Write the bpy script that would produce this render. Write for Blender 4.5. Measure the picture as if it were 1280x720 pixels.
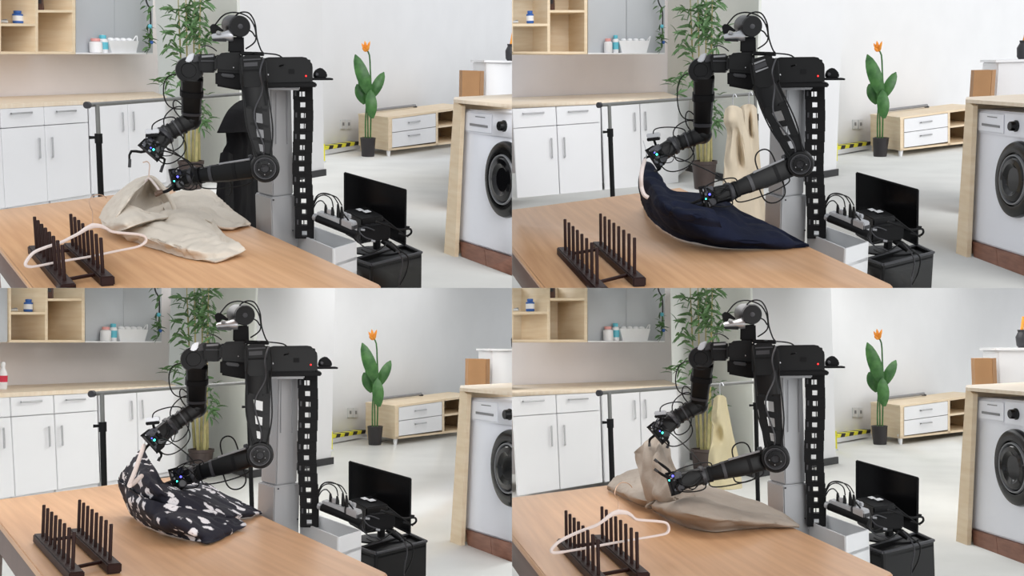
import bpy, bmesh, math, random
import numpy as np
from mathutils import Vector, Matrix, noise

# ------------------------------------------------------------------ camera, world, lights, exposure
F = 1280.0            # focal length in pixels of the 1280 x 720 frame
CAMZ = 1.30           # camera height (world)
H = 1.30              # camera height above each room's floor
TZ = 0.75             # table height
sc = bpy.context.scene
for o in list(bpy.data.objects):
    bpy.data.objects.remove(o)
COL = sc.collection
cam = bpy.data.cameras.new('camera')
cam.sensor_width = 36.0
cam.lens = 36.0 * F / 1280.0
cam.clip_start = 0.05
cam.clip_end = 200
camo = bpy.data.objects.new('camera', cam)
camo.location = (0, 0, CAMZ)
camo.rotation_euler = (math.pi / 2, 0, 0)
COL.objects.link(camo)
sc.camera = camo

world = bpy.data.worlds.new('world')
sc.world = world
world.use_nodes = True
bgn = world.node_tree.nodes['Background']
bgn.inputs[0].default_value = (0.93, 0.96, 1.0, 1)
bgn.inputs[1].default_value = 0.82

def area_light(name, loc, target, sx, sy, power, col=(1, 1, 1)):
    l = bpy.data.lights.new(name, 'AREA')
    l.shape = 'RECTANGLE'
    l.size, l.size_y, l.energy, l.color = sx, sy, power, col
    o = bpy.data.objects.new(name, l)
    o.location = loc
    o.rotation_euler = (Vector(target) - Vector(loc)).to_track_quat('-Z', 'Y').to_euler()
    COL.objects.link(o)
    return o

def sun_light(name, direction, power, angle, col=(1, 1, 1)):
    l = bpy.data.lights.new(name, 'SUN')
    l.energy, l.angle, l.color = power, math.radians(angle), col
    o = bpy.data.objects.new(name, l)
    o.location = (0, -3, 4)
    o.rotation_euler = Vector(direction).to_track_quat('-Z', 'Y').to_euler()
    COL.objects.link(o)
    return o

# soft broad suns from behind the camera, added to light all rooms evenly
sun_light('frontal_sun', (-0.48, 1.0, -0.38), 1.2, 50, (1.0, 0.985, 0.965))
sun_light('frontal_sun', (-0.40, 1.0, -0.03), 0.6, 60, (0.98, 0.99, 1.0))
# unseen fill lamps added above the upper rooms and below their floors
for sx in (-1, 1):
    for yy in (8.2, 10.6, 13.2):
        area_light('fill_lamp', (sx * (0.24 * yy), yy, CAMZ + 0.16 * yy + 2.5), (sx * (0.24 * yy), yy + .2, -5), 2.6, 1.6, 5)
for (xx, yy, zz, lx, ly, e) in ((-3.3, 8.2, .3, 2.6, 1.6, 6), (-1.4, 8.4, .34, 2.0, 1.6, 38), (-1.1, 12.4, .85, 3.2, 3.0, 62), (-.85, 15.4, 1.1, 1.5, 2.4, 18),
                                (0.9, 8.2, .3, 1.8, 1.6, 10), (3.2, 8.4, .34, 2.4, 1.6, 38), (5.6, 12.4, .85, 3.4, 3.0, 58), (7.2, 15.4, 1.1, 2.4, 2.4, 16)):
    area_light('fill_lamp', (xx, yy, CAMZ + zz), (xx, yy + .2, -5), lx, ly, e)  # added fill tucked under the upper floor slabs, brightens the lower rooms
for xx in (-1.25, 0.62):
    area_light('fill_lamp', (xx, 3.55, CAMZ + .04), (xx, 3.6, -5), 1.3, 0.7, 9.0)  # extra fill hidden beneath the upper tables, brightens the lower tabletops

sc.view_settings.view_transform = 'Standard'
sc.view_settings.look = 'None'
sc.view_settings.exposure = 0.0
sc.view_settings.gamma = 1.0
sc.view_settings.use_curve_mapping = False

# ------------------------------------------------------------------ materials
def lin(c):
    return tuple(((x / 255) / 12.92 if x / 255 <= 0.04045 else ((x / 255 + 0.055) / 1.055) ** 2.4) for x in c) + (1,)

MATS = {}
def mat(name, rgb, rough=0.5, metal=0.0, var=0.0, scale=8.0, stretch=None, rot=0.0, bump=0.0, bscale=60.0, emit=0.0, spec=0.5, rgb2=None, trans=0.0, coat=0.0):
    if name in MATS:
        return MATS[name]
    m = bpy.data.materials.new(name)
    m.use_nodes = True
    nt = m.node_tree
    b = nt.nodes['Principled BSDF']
    c = lin(rgb)
    b.inputs['Base Color'].default_value = c
    b.inputs['Roughness'].default_value = rough
    b.inputs['Metallic'].default_value = metal
    b.inputs['Specular IOR Level'].default_value = spec
    if coat:
        b.inputs['Coat Weight'].default_value = coat
        b.inputs['Coat Roughness'].default_value = 0.1
    if trans:
        b.inputs['Transmission Weight'].default_value = trans
    if emit:
        b.inputs['Emission Color'].default_value = c
        b.inputs['Emission Strength'].default_value = emit
    tc = nt.nodes.new('ShaderNodeTexCoord')
    mp = nt.nodes.new('ShaderNodeMapping')
    nt.links.new(tc.outputs['Object'], mp.inputs['Vector'])
    mp.inputs['Rotation'].default_value = (0, 0, rot)
    if stretch:
        mp2 = nt.nodes.new('ShaderNodeMapping')
        mp2.inputs['Scale'].default_value = stretch
        nt.links.new(mp.outputs[0], mp2.inputs['Vector'])
        mp = mp2
    n = nt.nodes.new('ShaderNodeTexNoise')
    n.inputs['Scale'].default_value = scale
    n.inputs['Detail'].default_value = 5
    nt.links.new(mp.outputs[0], n.inputs['Vector'])
    if var or rgb2:
        r = nt.nodes.new('ShaderNodeValToRGB')
        c2 = lin(rgb2) if rgb2 else tuple(min(1, x * (1 + var)) for x in c[:3]) + (1,)
        c1 = c if rgb2 else tuple(x * (1 - var) for x in c[:3]) + (1,)
        r.color_ramp.elements[0].color = c1
        r.color_ramp.elements[1].color = c2
        r.color_ramp.elements[0].position = 0.35
        r.color_ramp.elements[1].position = 0.65
        nt.links.new(n.outputs['Fac'], r.inputs[0])
        nt.links.new(r.outputs[0], b.inputs['Base Color'])
    if bump:
        n2 = nt.nodes.new('ShaderNodeTexNoise')
        n2.inputs['Scale'].default_value = bscale
        n2.inputs['Detail'].default_value = 4
        nt.links.new(mp.outputs[0], n2.inputs['Vector'])
        bp = nt.nodes.new('ShaderNodeBump')
        bp.inputs['Strength'].default_value = bump
        bp.inputs['Distance'].default_value = 0.004
        nt.links.new(n2.outputs['Fac'], bp.inputs['Height'])
        nt.links.new(bp.outputs[0], b.inputs['Normal'])
    MATS[name] = m
    return m

def floral_mat():
    m = mat('floral_cotton', (22, 22, 34), rough=0.85, bump=0.15, bscale=90)
    nt = m.node_tree
    b = nt.nodes['Principled BSDF']
    tc = [x for x in nt.nodes if x.type == 'TEX_COORD'][0]
    no = nt.nodes.new('ShaderNodeTexNoise'); no.inputs['Scale'].default_value = 34; no.inputs['Detail'].default_value = 3
    nt.links.new(tc.outputs['Object'], no.inputs['Vector'])
    mx = nt.nodes.new('ShaderNodeMixRGB'); mx.inputs[0].default_value = 0.045
    nt.links.new(tc.outputs['Object'], mx.inputs[1]); nt.links.new(no.outputs['Color'], mx.inputs[2])
    v = nt.nodes.new('ShaderNodeTexVoronoi'); v.inputs['Scale'].default_value = 21
    nt.links.new(mx.outputs[0], v.inputs['Vector'])
    r = nt.nodes.new('ShaderNodeValToRGB')
    e = r.color_ramp.elements
    e[0].position = 0.0; e[0].color = lin((120, 110, 130))
    e[1].position = 0.12; e[1].color = lin((238, 236, 238))
    x = e.new(0.30); x.color = lin((226, 224, 228))
    x = e.new(0.36); x.color = lin((24, 24, 38))
    nt.links.new(v.outputs['Distance'], r.inputs[0])
    v2 = nt.nodes.new('ShaderNodeTexNoise'); v2.inputs['Scale'].default_value = 16
    nt.links.new(tc.outputs['Object'], v2.inputs['Vector'])
    st = nt.nodes.new('ShaderNodeMath'); st.operation = 'GREATER_THAN'; st.inputs[1].default_value = 0.36
    nt.links.new(v2.outputs['Fac'], st.inputs[0])
    m2 = nt.nodes.new('ShaderNodeMixRGB'); m2.inputs[1].default_value = lin((20, 20, 33))
    nt.links.new(st.outputs[0], m2.inputs[0]); nt.links.new(r.outputs[0], m2.inputs[2])
    nt.links.new(m2.outputs[0], b.inputs['Base Color'])
    return m

GR = math.radians(70)
M = dict(
    wall=mat('white_wall_paint', (224, 224, 225), 0.8, var=0.015, scale=2),
    wallgrey=mat('grey_green_wall', (216, 218, 211), 0.8, var=0.02, scale=2),  # side wall set greyer than the white pillar front
    splash=mat('cream_backsplash', (246, 239, 238), 0.6, var=0.02, scale=2),
    floor=mat('polished_concrete', (234, 234, 230), 0.28, var=0.04, scale=1.6, bump=0.03, bscale=6),
    base=mat('black_skirting', (38, 38, 40), 0.5, var=0.1),
    lam=mat('white_laminate', (231, 231, 233), 0.42, var=0.008, scale=3),
    maple=mat('maple_wood', (224, 201, 168), 0.5, rgb2=(232, 213, 184), scale=3, stretch=(1, 1, 9)),
    maplecut=mat('maple_counter', (226, 207, 182), 0.45, rgb2=(234, 219, 198), scale=3, stretch=(2, 8, 2)),
    oak=mat('oak_table', (197, 150, 109), 0.4, rgb2=(213, 167, 124), scale=3.0, stretch=(0.6, 13, 4), rot=GR, bump=0.04, bscale=8),
    brown=mat('brown_apron', (112, 92, 84), 0.55, var=0.1, scale=6),
    plinth=mat('walnut_plinth', (128, 88, 72), 0.5, rgb2=(150, 106, 88), scale=4, stretch=(2, 2, 10)),
    rack=mat('dark_walnut_rack', (40, 19, 15), 0.5, var=0.2, scale=9, spec=0.2),
    black=mat('black_plastic', (11, 11, 12), 0.42, var=0.08, scale=10, spec=0.25),
    blackmat=mat('matt_black_metal', (11, 11, 13), 0.6, var=0.08, scale=10, spec=0.2),
    blackgloss=mat('gloss_black', (8, 8, 9), 0.2, var=0.05, spec=0.35),
    dark=mat('dark_grey_plastic', (46, 46, 50), 0.45, var=0.08, scale=12),
    cable=mat('black_cable_rubber', (12, 12, 13), 0.5, var=0.05, spec=0.25),
    alu=mat('grey_aluminium', (172, 173, 175), 0.42, 0.25, var=0.03, scale=6),
    silver=mat('silver_metal', (190, 191, 194), 0.3, 0.6, var=0.05, scale=12),
    handle=mat('steel_handle', (178, 178, 180), 0.35, 0.5, var=0.04),
    tray=mat('pale_grey_plastic', (214, 215, 216), 0.4, var=0.02),
    mirror=mat('grey_glass_door', (184, 187, 191), 0.55, var=0.02, scale=2),
    leaf=mat('bamboo_leaf', (58, 94, 52), 0.5, rgb2=(104, 140, 88), scale=14),
    leaf2=mat('paradise_leaf', (44, 90, 40), 0.4, rgb2=(72, 120, 60), scale=10),
    stem=mat('bamboo_cane', (176, 162, 112), 0.5, rgb2=(150, 146, 96), scale=12),
    soil=mat('soil', (70, 52, 40), 0.95, var=0.3, scale=40),
    pot=mat('black_pot', (44, 40, 42), 0.45, var=0.1),
    potbrown=mat('brown_pot', (66, 54, 50), 0.5, var=0.15),
    orange=mat('orange_petal', (240, 140, 40), 0.5, rgb2=(245, 165, 60), scale=20),
    card=mat('cardboard', (170, 128, 88), 0.8, var=0.05, scale=6),
    beige=mat('beige_cotton', (212, 202, 188), 0.9, var=0.035, scale=14, bump=0.35, bscale=120),
    navy=mat('navy_cotton', (20, 25, 44), 0.9, spec=0.2, var=0.15, scale=14, bump=0.3, bscale=120),
    taupe=mat('taupe_fleece', (160, 149, 137), 0.95, var=0.05, scale=14, bump=0.3, bscale=120),
    blackcloth=mat('black_cloth', (17, 16, 18), 0.95, spec=0.15, var=0.15, scale=6, bump=0.3, bscale=90),
    coat=mat('beige_coat_wool', (204, 190, 168), 0.95, var=0.04, scale=6, bump=0.3, bscale=90),
    coat2=mat('khaki_coat_wool', (204, 192, 156), 0.95, var=0.04, scale=6, bump=0.3, bscale=90),
    hanger=mat('white_hanger_velvet', (222, 208, 202), 0.6, var=0.02),
    gold=mat('rose_gold_wire', (206, 172, 148), 0.3, 0.8, var=0.03),
    white=mat('white_plastic', (234, 234, 236), 0.35, var=0.01),
    washer=mat('washer_enamel', (238, 240, 247), 0.35, var=0.01, scale=3),
    glass=mat('smoked_door_glass', (13, 13, 15), 0.1, var=0.05, spec=0.4),
    grey=mat('mid_grey_plastic', (132, 133, 136), 0.45, var=0.05),
    postgrey=mat('grey_rail_paint', (112, 113, 110), 0.4, 0.2, var=0.05),
    yellow=mat('yellow_tape', (232, 226, 60), 0.5, var=0.03),
    blue=mat('blue_label', (52, 100, 176), 0.5, var=0.05),
    pink=mat('pink_plastic', (226, 160, 156), 0.5, var=0.03),
    cyan=mat('turquoise_plastic', (96, 186, 204), 0.5, var=0.03),
    darkbrown=mat('dark_brown_box', (86, 58, 48), 0.6, var=0.1),
    red=mat('red_led', (255, 40, 40), 0.4, emit=3.0),
    teal=mat('teal_led', (60, 255, 220), 0.4, emit=5.0),
    violet=mat('violet_led', (90, 90, 255), 0.4, emit=3.0),
    finger=mat('brown_rubber_pad', (84, 62, 48), 0.6, var=0.1),
    pcb=mat('dark_circuit_board', (36, 38, 52), 0.35, var=0.5, scale=70),
    redlabel=mat('red_label', (206, 40, 70), 0.5, var=0.03),
    floral=floral_mat(),
)

# ------------------------------------------------------------------ the four rooms
WHERE = ['in the upper-left view', 'in the upper-right view', 'in the lower-left view', 'in the lower-right view']
VH = 75.0             # eye level inside each view, in pixels from its top
class Panel:
    def __init__(s, i):
        s.i = i
        s.ox, s.oy = 640 * (i % 2), 360 * (i // 2)
        fv = F * 1.03
        th = math.atan((180 - VH) / fv)
        A, B = [], []
        for u in np.linspace(0, 640, 9):
            for v in np.linspace(0, 360, 7):
                c = np.array([u - 320, fv, 180 - v])
                a = np.array([c[0], c[1] * math.cos(th) + c[2] * math.sin(th), -c[1] * math.sin(th) + c[2] * math.cos(th)])
                b = np.array([(u + s.ox - 640) / F, 1, -(v + s.oy - 360) / F])
                A.append(a / np.linalg.norm(a)); B.append(b / np.linalg.norm(b))
        Hm = np.array(A).T @ np.array(B)
        U, S, Vt = np.linalg.svd(Hm)
        D = np.diag([1, 1, np.sign(np.linalg.det(Vt.T @ U.T))])
        R = Vt.T @ D @ U.T
        s.R = Matrix(R.tolist())
        s.Ri = s.R.transposed()
        s.T = Matrix.Translation((0, 0, CAMZ)) @ s.R.to_4x4() @ Matrix.Translation((0, 0, -H))
        s.cam = Vector((0, 0, H))
        s.sh = lambda u, v: (u, v)
        s.objs = []
    def ray(s, u, v):
        u, v = s.sh(u, v)
        return s.Ri @ Vector(((u + s.ox - 640) / F, 1, -(v + s.oy - 360) / F))
    def y(s, u, v, Y):
        d = s.ray(u, v)
        return s.cam + d * (Y / d.y)
    def z(s, u, v, z):
        d = s.ray(u, v)
        return s.cam + d * ((z - H) / d.z)
    def pl(s, u, v, P0, n):
        d = s.ray(u, v)
        return s.cam + d * ((P0 - s.cam).dot(n) / d.dot(n))
    def mpp(s, P):
        return (s.R @ (P - s.cam)).y / F
    def lab(s, t):
        return t + ' ' + WHERE[s.i]

def none(u, v): return (u, v)
def bg_shift(p):
    return (lambda u, v: (u + 12.5 - 0.0085 * u, v + 0.5)) if p.i == 2 else none
def bot_shift(p):
    return (lambda u, v: (u + 6.0, v + 1.0)) if p.i == 2 else none

# ------------------------------------------------------------------ mesh helpers
class MB:
    def __init__(s): s.v, s.f = [], []
    def add(s, vs, fs):
        b = len(s.v)
        s.v += [Vector(x) for x in vs]
        s.f += [tuple(i + b for i in f) for f in fs]
        return s
    def prism(s, pts, vec):
        n = len(pts); vec = Vector(vec)
        vs = list(pts) + [Vector(q) + vec for q in pts]
        fs = [tuple(range(n)), tuple(range(2 * n - 1, n - 1, -1))]
        fs += [((i + 1) % n, i, i + n, (i + 1) % n + n) for i in range(n)]
        return s.add(vs, fs)
    def box(s, c, ax, ay, az):
        c, ax, ay, az = map(Vector, (c, ax, ay, az))
        return s.prism([c - ax - ay - az, c + ax - ay - az, c + ax - ay + az, c - ax - ay + az], ay * 2)
    def tube(s, pts, r, seg=8, smooth=True, n=None, flat=None):
        pts = [Vector(q) for q in pts]
        if n:
            pts = spline(pts, n)
        k = len(pts)
        rr = r if isinstance(r, (list, tuple)) else [r] * k
        if len(rr) != k:
            rr = [rr[min(len(rr) - 1, int(i / (k - 1) * (len(rr) - 1) + 0.5))] for i in range(k)]
        t = (pts[1] - pts[0]).normalized()
        a = t.cross(Vector((0.13, 1, 0.21))).normalized() if flat is None else Vector(flat)
        vs = []
        for i in range(k):
            t2 = (pts[min(i + 1, k - 1)] - pts[max(i - 1, 0)]).normalized()
            a = (a - t2 * a.dot(t2)).normalized()
            b = t2.cross(a)
            for j in range(seg):
                w = 2 * math.pi * j / seg
                vs.append(pts[i] + (a * math.cos(w) + b * math.sin(w)) * rr[i])
        fs = [(i * seg + j, i * seg + (j + 1) % seg, (i + 1) * seg + (j + 1) % seg, (i + 1) * seg + j) for i in range(k - 1) for j in range(seg)]
        fs += [tuple(range(seg - 1, -1, -1)), tuple(range((k - 1) * seg, k * seg))]
        return s.add(vs, fs)
    def lathe(s, c, axis, prof, seg=20, ex=None):
        c = Vector(c); axis = Vector(axis).normalized()
        a = axis.cross(Vector((0.3, 0.2, 1)) if abs(axis.z) < 0.9 else Vector((1, 0, 0))).normalized()
        b = axis.cross(a)
        vs = []
        for (r, h) in prof:
            for j in range(seg):
                w = 2 * math.pi * j / seg
                vs.append(c + axis * h + (a * math.cos(w) + b * math.sin(w)) * r)
        k = len(prof)
        fs = [(i * seg + j, i * seg + (j + 1) % seg, (i + 1) * seg + (j + 1) % seg, (i + 1) * seg + j) for i in range(k - 1) for j in range(seg)]
        fs += [tuple(range(seg - 1, -1, -1)), tuple(range((k - 1) * seg, k * seg))]
        return s.add(vs, fs)
    def ball(s, c, r, seg=10, rings=6, sc3=(1, 1, 1)):
        c = Vector(c)
        prof = [(max(1e-4, r * math.sin(math.pi * i / rings)), -r * math.cos(math.pi * i / rings)) for i in range(rings + 1)]
        b = len(s.v)
        s.lathe((0, 0, 0), (0, 0, 1), prof, seg)
        for i in range(b, len(s.v)):
            q = s.v[i]
            s.v[i] = c + Vector((q.x * sc3[0], q.y * sc3[1], q.z * sc3[2]))
        return s
    def link(s, p, a, b, wa, wb, dk=1.0, seg=10, mid=None):
        """a tapered limb from a to b, half-widths in metres"""
        a, b = Vector(a), Vector(b)
        t = (b - a).normalized()
        view = ((a + b) / 2 - p.cam).normalized()
        sd = t.cross(view).normalized()
        dp = sd.cross(t).normalized()
        st = [(0, wa * 0.82), (0.04, wa), (0.5, mid if mid else (wa + wb) / 2), (0.96, wb), (1, wb * 0.82)]
        vs = []
        for (q, w) in st:
            for j in range(seg):
                an = 2 * math.pi * (j + 0.5) / seg
                cx, cy = math.cos(an), math.sin(an)
                e = 0.6
                cx = math.copysign(abs(cx) ** e, cx); cy = math.copysign(abs(cy) ** e, cy)
                vs.append(a.lerp(b, q) + sd * cx * w + dp * cy * w * dk)
        k = len(st)
        fs = [(i * seg + j, i * seg + (j + 1) % seg, (i + 1) * seg + (j + 1) % seg, (i + 1) * seg + j) for i in range(k - 1) for j in range(seg)]
        fs += [tuple(range(seg - 1, -1, -1)), tuple(range((k - 1) * seg, k * seg))]
        return s.add(vs, fs)
    def build(s, name, m, parent=None, p=None, bevel=0.0, angle=35):
        p = p or parent['_p']
        base = BASE[parent.name] if parent is not None and parent.name in BASE else Vector((0, 0, 0))
        me = bpy.data.meshes.new(name)
        me.from_pydata([tuple(v - base) for v in s.v], [], s.f)
        bm = bmesh.new(); bm.from_mesh(me)
        bmesh.ops.recalc_face_normals(bm, faces=bm.faces)
        if bevel:
            es = [e for e in bm.edges if len(e.link_faces) == 2 and e.calc_face_angle(0) > 0.5]
            bmesh.ops.bevel(bm, geom=es, offset=bevel, segments=2, affect='EDGES', clamp_overlap=True)
        for f in bm.faces: f.smooth = True
        bm.to_mesh(me); bm.free()
        me.set_sharp_from_angle(angle=math.radians(angle))
        me.materials.append(M[m] if isinstance(m, str) else m)
        o = bpy.data.objects.new(name, me)
        COL.objects.link(o)
        PAN[o.name] = p
        BASE[o.name] = base
        p.objs.append(o)
        if parent is not None:
            o.parent = parent
        else:
            o.matrix_world = p.T
        return o

BASE, PAN = {}, {}
def thing(p, name, label, cat, base, group=None):
    o = bpy.data.objects.new(name, None)
    o.empty_display_size = 0.05
    COL.objects.link(o)
    base = Vector(base)
    o.matrix_world = p.T @ Matrix.Translation(base)
    BASE[o.name] = base; PAN[o.name] = p
    o['label'] = p.lab(label); o['category'] = cat
    if group: o['group'] = group
    p.objs.append(o)
    return o
def bld(mb, name, m, parent, **k):
    return mb.build(name, m, parent, p=PAN[parent.name], **k)
def struct(p, mb, name, m, label=None, **k):
    o = mb.build(name, m, None, p=p, **k)
    o['kind'] = 'structure'
    if label: o['label'] = p.lab(label)
    return o

def cr(p0, p1, p2, p3, t):
    return 0.5 * ((2 * p1) + (p2 - p0) * t + (2 * p0 - 5 * p1 + 4 * p2 - p3) * t * t + (3 * p1 - p0 - 3 * p2 + p3) * t ** 3)
def spline(pts, n):
    k = len(pts); out = []
    for i in range(n):
        x = i / (n - 1) * (k - 1); j = min(int(x), k - 2); t = x - j
        out.append(cr(pts[max(j - 1, 0)], pts[j], pts[j + 1], pts[min(j + 2, k - 1)], t))
    return out
def patch(rows, nu=40, nv=30, thick=0.003, wr=0.006, wf=9.0, seed=0, zmin=None, aniso=(1, 1, 1)):
    """cloth sheet through a grid of room points, with creases and real thickness"""
    rows = [spline([Vector(q) for q in r], nu) for r in rows]
    cols = [spline([r[i] for r in rows], nv) for i in range(nu)]
    g = [[cols[i][j] for i in range(nu)] for j in range(nv)]
    off = Vector((seed * 3.1, seed * 1.7, seed * 0.9))
    nrm = [[None] * nu for _ in range(nv)]
    for j in range(nv):
        for i in range(nu):
            a = g[j][min(i + 1, nu - 1)] - g[j][max(i - 1, 0)]
            b = g[min(j + 1, nv - 1)][i] - g[max(j - 1, 0)][i]
            q = a.cross(b)
            q = q.normalized() if q.length > 1e-9 else Vector((0, 0, 1))
            nrm[j][i] = q
    for j in range(nv):
        for i in range(nu):
            q = g[j][i]; w = Vector((q.x * aniso[0], q.y * aniso[1], q.z * aniso[2])) * wf + off
            w = w + Vector((noise.noise(w * .6), noise.noise(w * .6 + Vector((7, 1, 3))), 0)) * .8
            rid = (1 - 2.2 * abs(noise.noise(w))) * .9 + (1 - 2.2 * abs(noise.noise(w * 2.1 + Vector((3, 5, 1))))) * .45
            fine = noise.noise(w * 4.3)
            edge = min(1, i / 4, j / 4, (nu - 1 - i) / 4, (nv - 1 - j) / 4)
            g[j][i] = q + nrm[j][i] * wr * (rid * 0.9 + fine * 0.3) * (0.25 + 0.75 * edge)
            if zmin is not None and g[j][i].z < zmin: g[j][i].z = zmin
    mb = MB()
    top = [g[j][i] for j in range(nv) for i in range(nu)]
    bot = [g[j][i] - nrm[j][i] * thick for j in range(nv) for i in range(nu)]
    N = nu * nv
    fs = []
    for j in range(nv - 1):
        for i in range(nu - 1):
            a = j * nu + i
            fs.append((a, a + 1, a + nu + 1, a + nu)); fs.append((N + a + nu, N + a + nu + 1, N + a + 1, N + a))
    ring = [i for i in range(nu)] + [j * nu + nu - 1 for j in range(1, nv)] + [(nv - 1) * nu + i for i in range(nu - 2, -1, -1)] + [j * nu for j in range(nv - 2, 0, -1)]
    for a, b in zip(ring, ring[1:] + ring[:1]):
        fs.append((a, b, N + b, N + a))
    mb.add(top + bot, fs)
    return mb
def shadecloth(mb, name, m, parent):
    return bld(mb, name, m, parent, angle=80)

def vplane(a, b):
    """vertical plane through two room points: point, unit normal towards the camera"""
    d = Vector((b.x - a.x, b.y - a.y, 0)).normalized()
    n = Vector((d.y, -d.x, 0))
    if n.y > 0: n = -n
    return a, n
class PL:
    def __init__(s, p, P0, n): s.p, s.P, s.n = p, P0, n
    def q(s, u, v, d=0.0): return s.p.pl(u, v, s.P + s.n * d, s.n)
    def slab(s, poly, d1, th, mb=None):
        mb = mb or MB()
        return mb.prism([s.q(u, v, d1) for u, v in poly], -s.n * th)
def rect(u0, v0, u1, v1): return [(u0, v0), (u1, v0), (u1, v1), (u0, v1)]

def leaf_mesh(name, wid, fold, m, seg=5):
    me = bpy.data.meshes.new(name)
    vs, fs = [], []
    for i in range(seg + 1):
        t = i / seg
        w = wid * math.sin(math.pi * min(1, t * 0.93 + 0.07)) ** 0.8 + 0.004
        z = -0.25 * t * t
        vs += [(-w, t, z + fold * w), (0, t, z), (w, t, z + fold * w)]
    for i in range(seg):
        a = i * 3
        fs += [(a, a + 1, a + 4, a + 3), (a + 1, a + 2, a + 5, a + 4)]
    n = len(vs)
    vs2 = vs + [(x, y, z - 0.01) for x, y, z in vs]
    fs2 = fs + [tuple(reversed([i + n for i in f])) for f in fs]
    me.from_pydata(vs2, [], fs2)
    for f in me.polygons: f.use_smooth = True
    me.materials.append(M[m])
    return me
LEAF = leaf_mesh('bamboo_leaf', 0.11, 0.5, 'leaf', 4)
def put_leaf(p, me, name, parent, base, direction, roll, length, width=1.0):
    d = Vector(direction).normalized()
    up = Vector((0, 0, 1)) if abs(d.z) < 0.95 else Vector((1, 0, 0))
    x = d.cross(up).normalized(); zz = x.cross(d)
    Rm = Matrix((x, d, zz)).transposed().to_4x4() @ Matrix.Rotation(roll, 4, 'Y')
    o = bpy.data.objects.new(name, me)
    COL.objects.link(o)
    o.parent = parent
    o.matrix_local = Matrix.Translation(Vector(base) - BASE[parent.name]) @ Rm @ Matrix.Diagonal((length * width, length, length, 1))
    PAN[o.name] = p; p.objs.append(o)
    return o

# ------------------------------------------------------------------ the setting
def build_setting(p):
    p.sh = bg_shift(p)
    # floor
    far_l, far_r = p.z(-260, 196, 0), p.z(900, 150, 0)
    struct(p, MB().prism([Vector((-5, 0.8, 0)), Vector((5, 0.8, 0)), Vector((11, 21, 0)), Vector((-7, 21, 0))], (0, 0, -0.06)), 'floor', 'floor', 'pale grey polished concrete floor')
    # wall behind the cabinets
    a, b = p.z(0, 124, .9), p.z(190, 117, .9)
    P0, n = vplane(a, b)
    d = Vector((b.x - a.x, b.y - a.y, 0))
    A = Vector((a.x, a.y, 0)) - d * 0.9; B = Vector((a.x, a.y, 0)) + d * 1.06
    struct(p, MB().prism([A, B, B + Vector((0, 0, 2.7)), A + Vector((0, 0, 2.7))], -n * 0.12), 'wall_back', 'splash', 'cream wall behind the cabinet run')
    WB = PL(p, P0, n)
    # pillar block
    L, C, Rr = p.z(194, 206, 0), p.z(303, 237, 0), p.z(405, 219.5, 0)
    t = (C - L).normalized(); nn = Vector((t.y, -t.x, 0))
    if nn.x > 0: nn = -nn
    zt = Vector((0, 0, 2.7))
    t3 = (Rr - C).normalized()
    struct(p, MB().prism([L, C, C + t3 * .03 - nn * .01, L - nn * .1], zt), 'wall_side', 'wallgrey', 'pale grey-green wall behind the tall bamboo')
    t2 = (Rr - C).normalized(); n2 = Vector((t2.y, -t2.x, 0))
    if n2.y > 0: n2 = -n2
    struct(p, MB().prism([C + t2 * .001 + n2 * .001, Rr, Rr - n2 * .14, C + t2 * .25 - n2 * .14], zt), 'wall_front', 'wall', 'white wall pillar behind the robot')
    bm1 = MB().prism([L + nn * .02 + Vector((0, 0, 0.0)), C + nn * .02, C + nn * .02 + Vector((0, 0, .075)), L + nn * .02 + Vector((0, 0, .075))], -nn * 0.019)
    struct(p, bm1, 'baseboard_side', 'base', 'black skirting under the grey-green wall')
    bm2 = MB().prism([C + n2 * .02, Rr + n2 * .02 + t2 * .02, Rr + n2 * .02 + t2 * .02 + Vector((0, 0, .075)), C + n2 * .02 + Vector((0, 0, .075))], -n2 * 0.019)
    struct(p, bm2, 'baseboard_front', 'base', 'black skirting under the white wall pillar')
    # far wall
    a, b = p.z(403, 192, 0), p.z(640, 159, 0)
    P1, n1 = vplane(a, b)
    d = b - a
    A = a - d * 0.2; B = a + d * 1.35
    struct(p, MB().prism([A, B, B + Vector((0, 0, 3.2)), A + Vector((0, 0, 3.2))], -n1 * 0.12), 'wall_far', 'wall', 'white far wall behind the low bench')
    return WB, PL(p, P1, n1)

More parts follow.
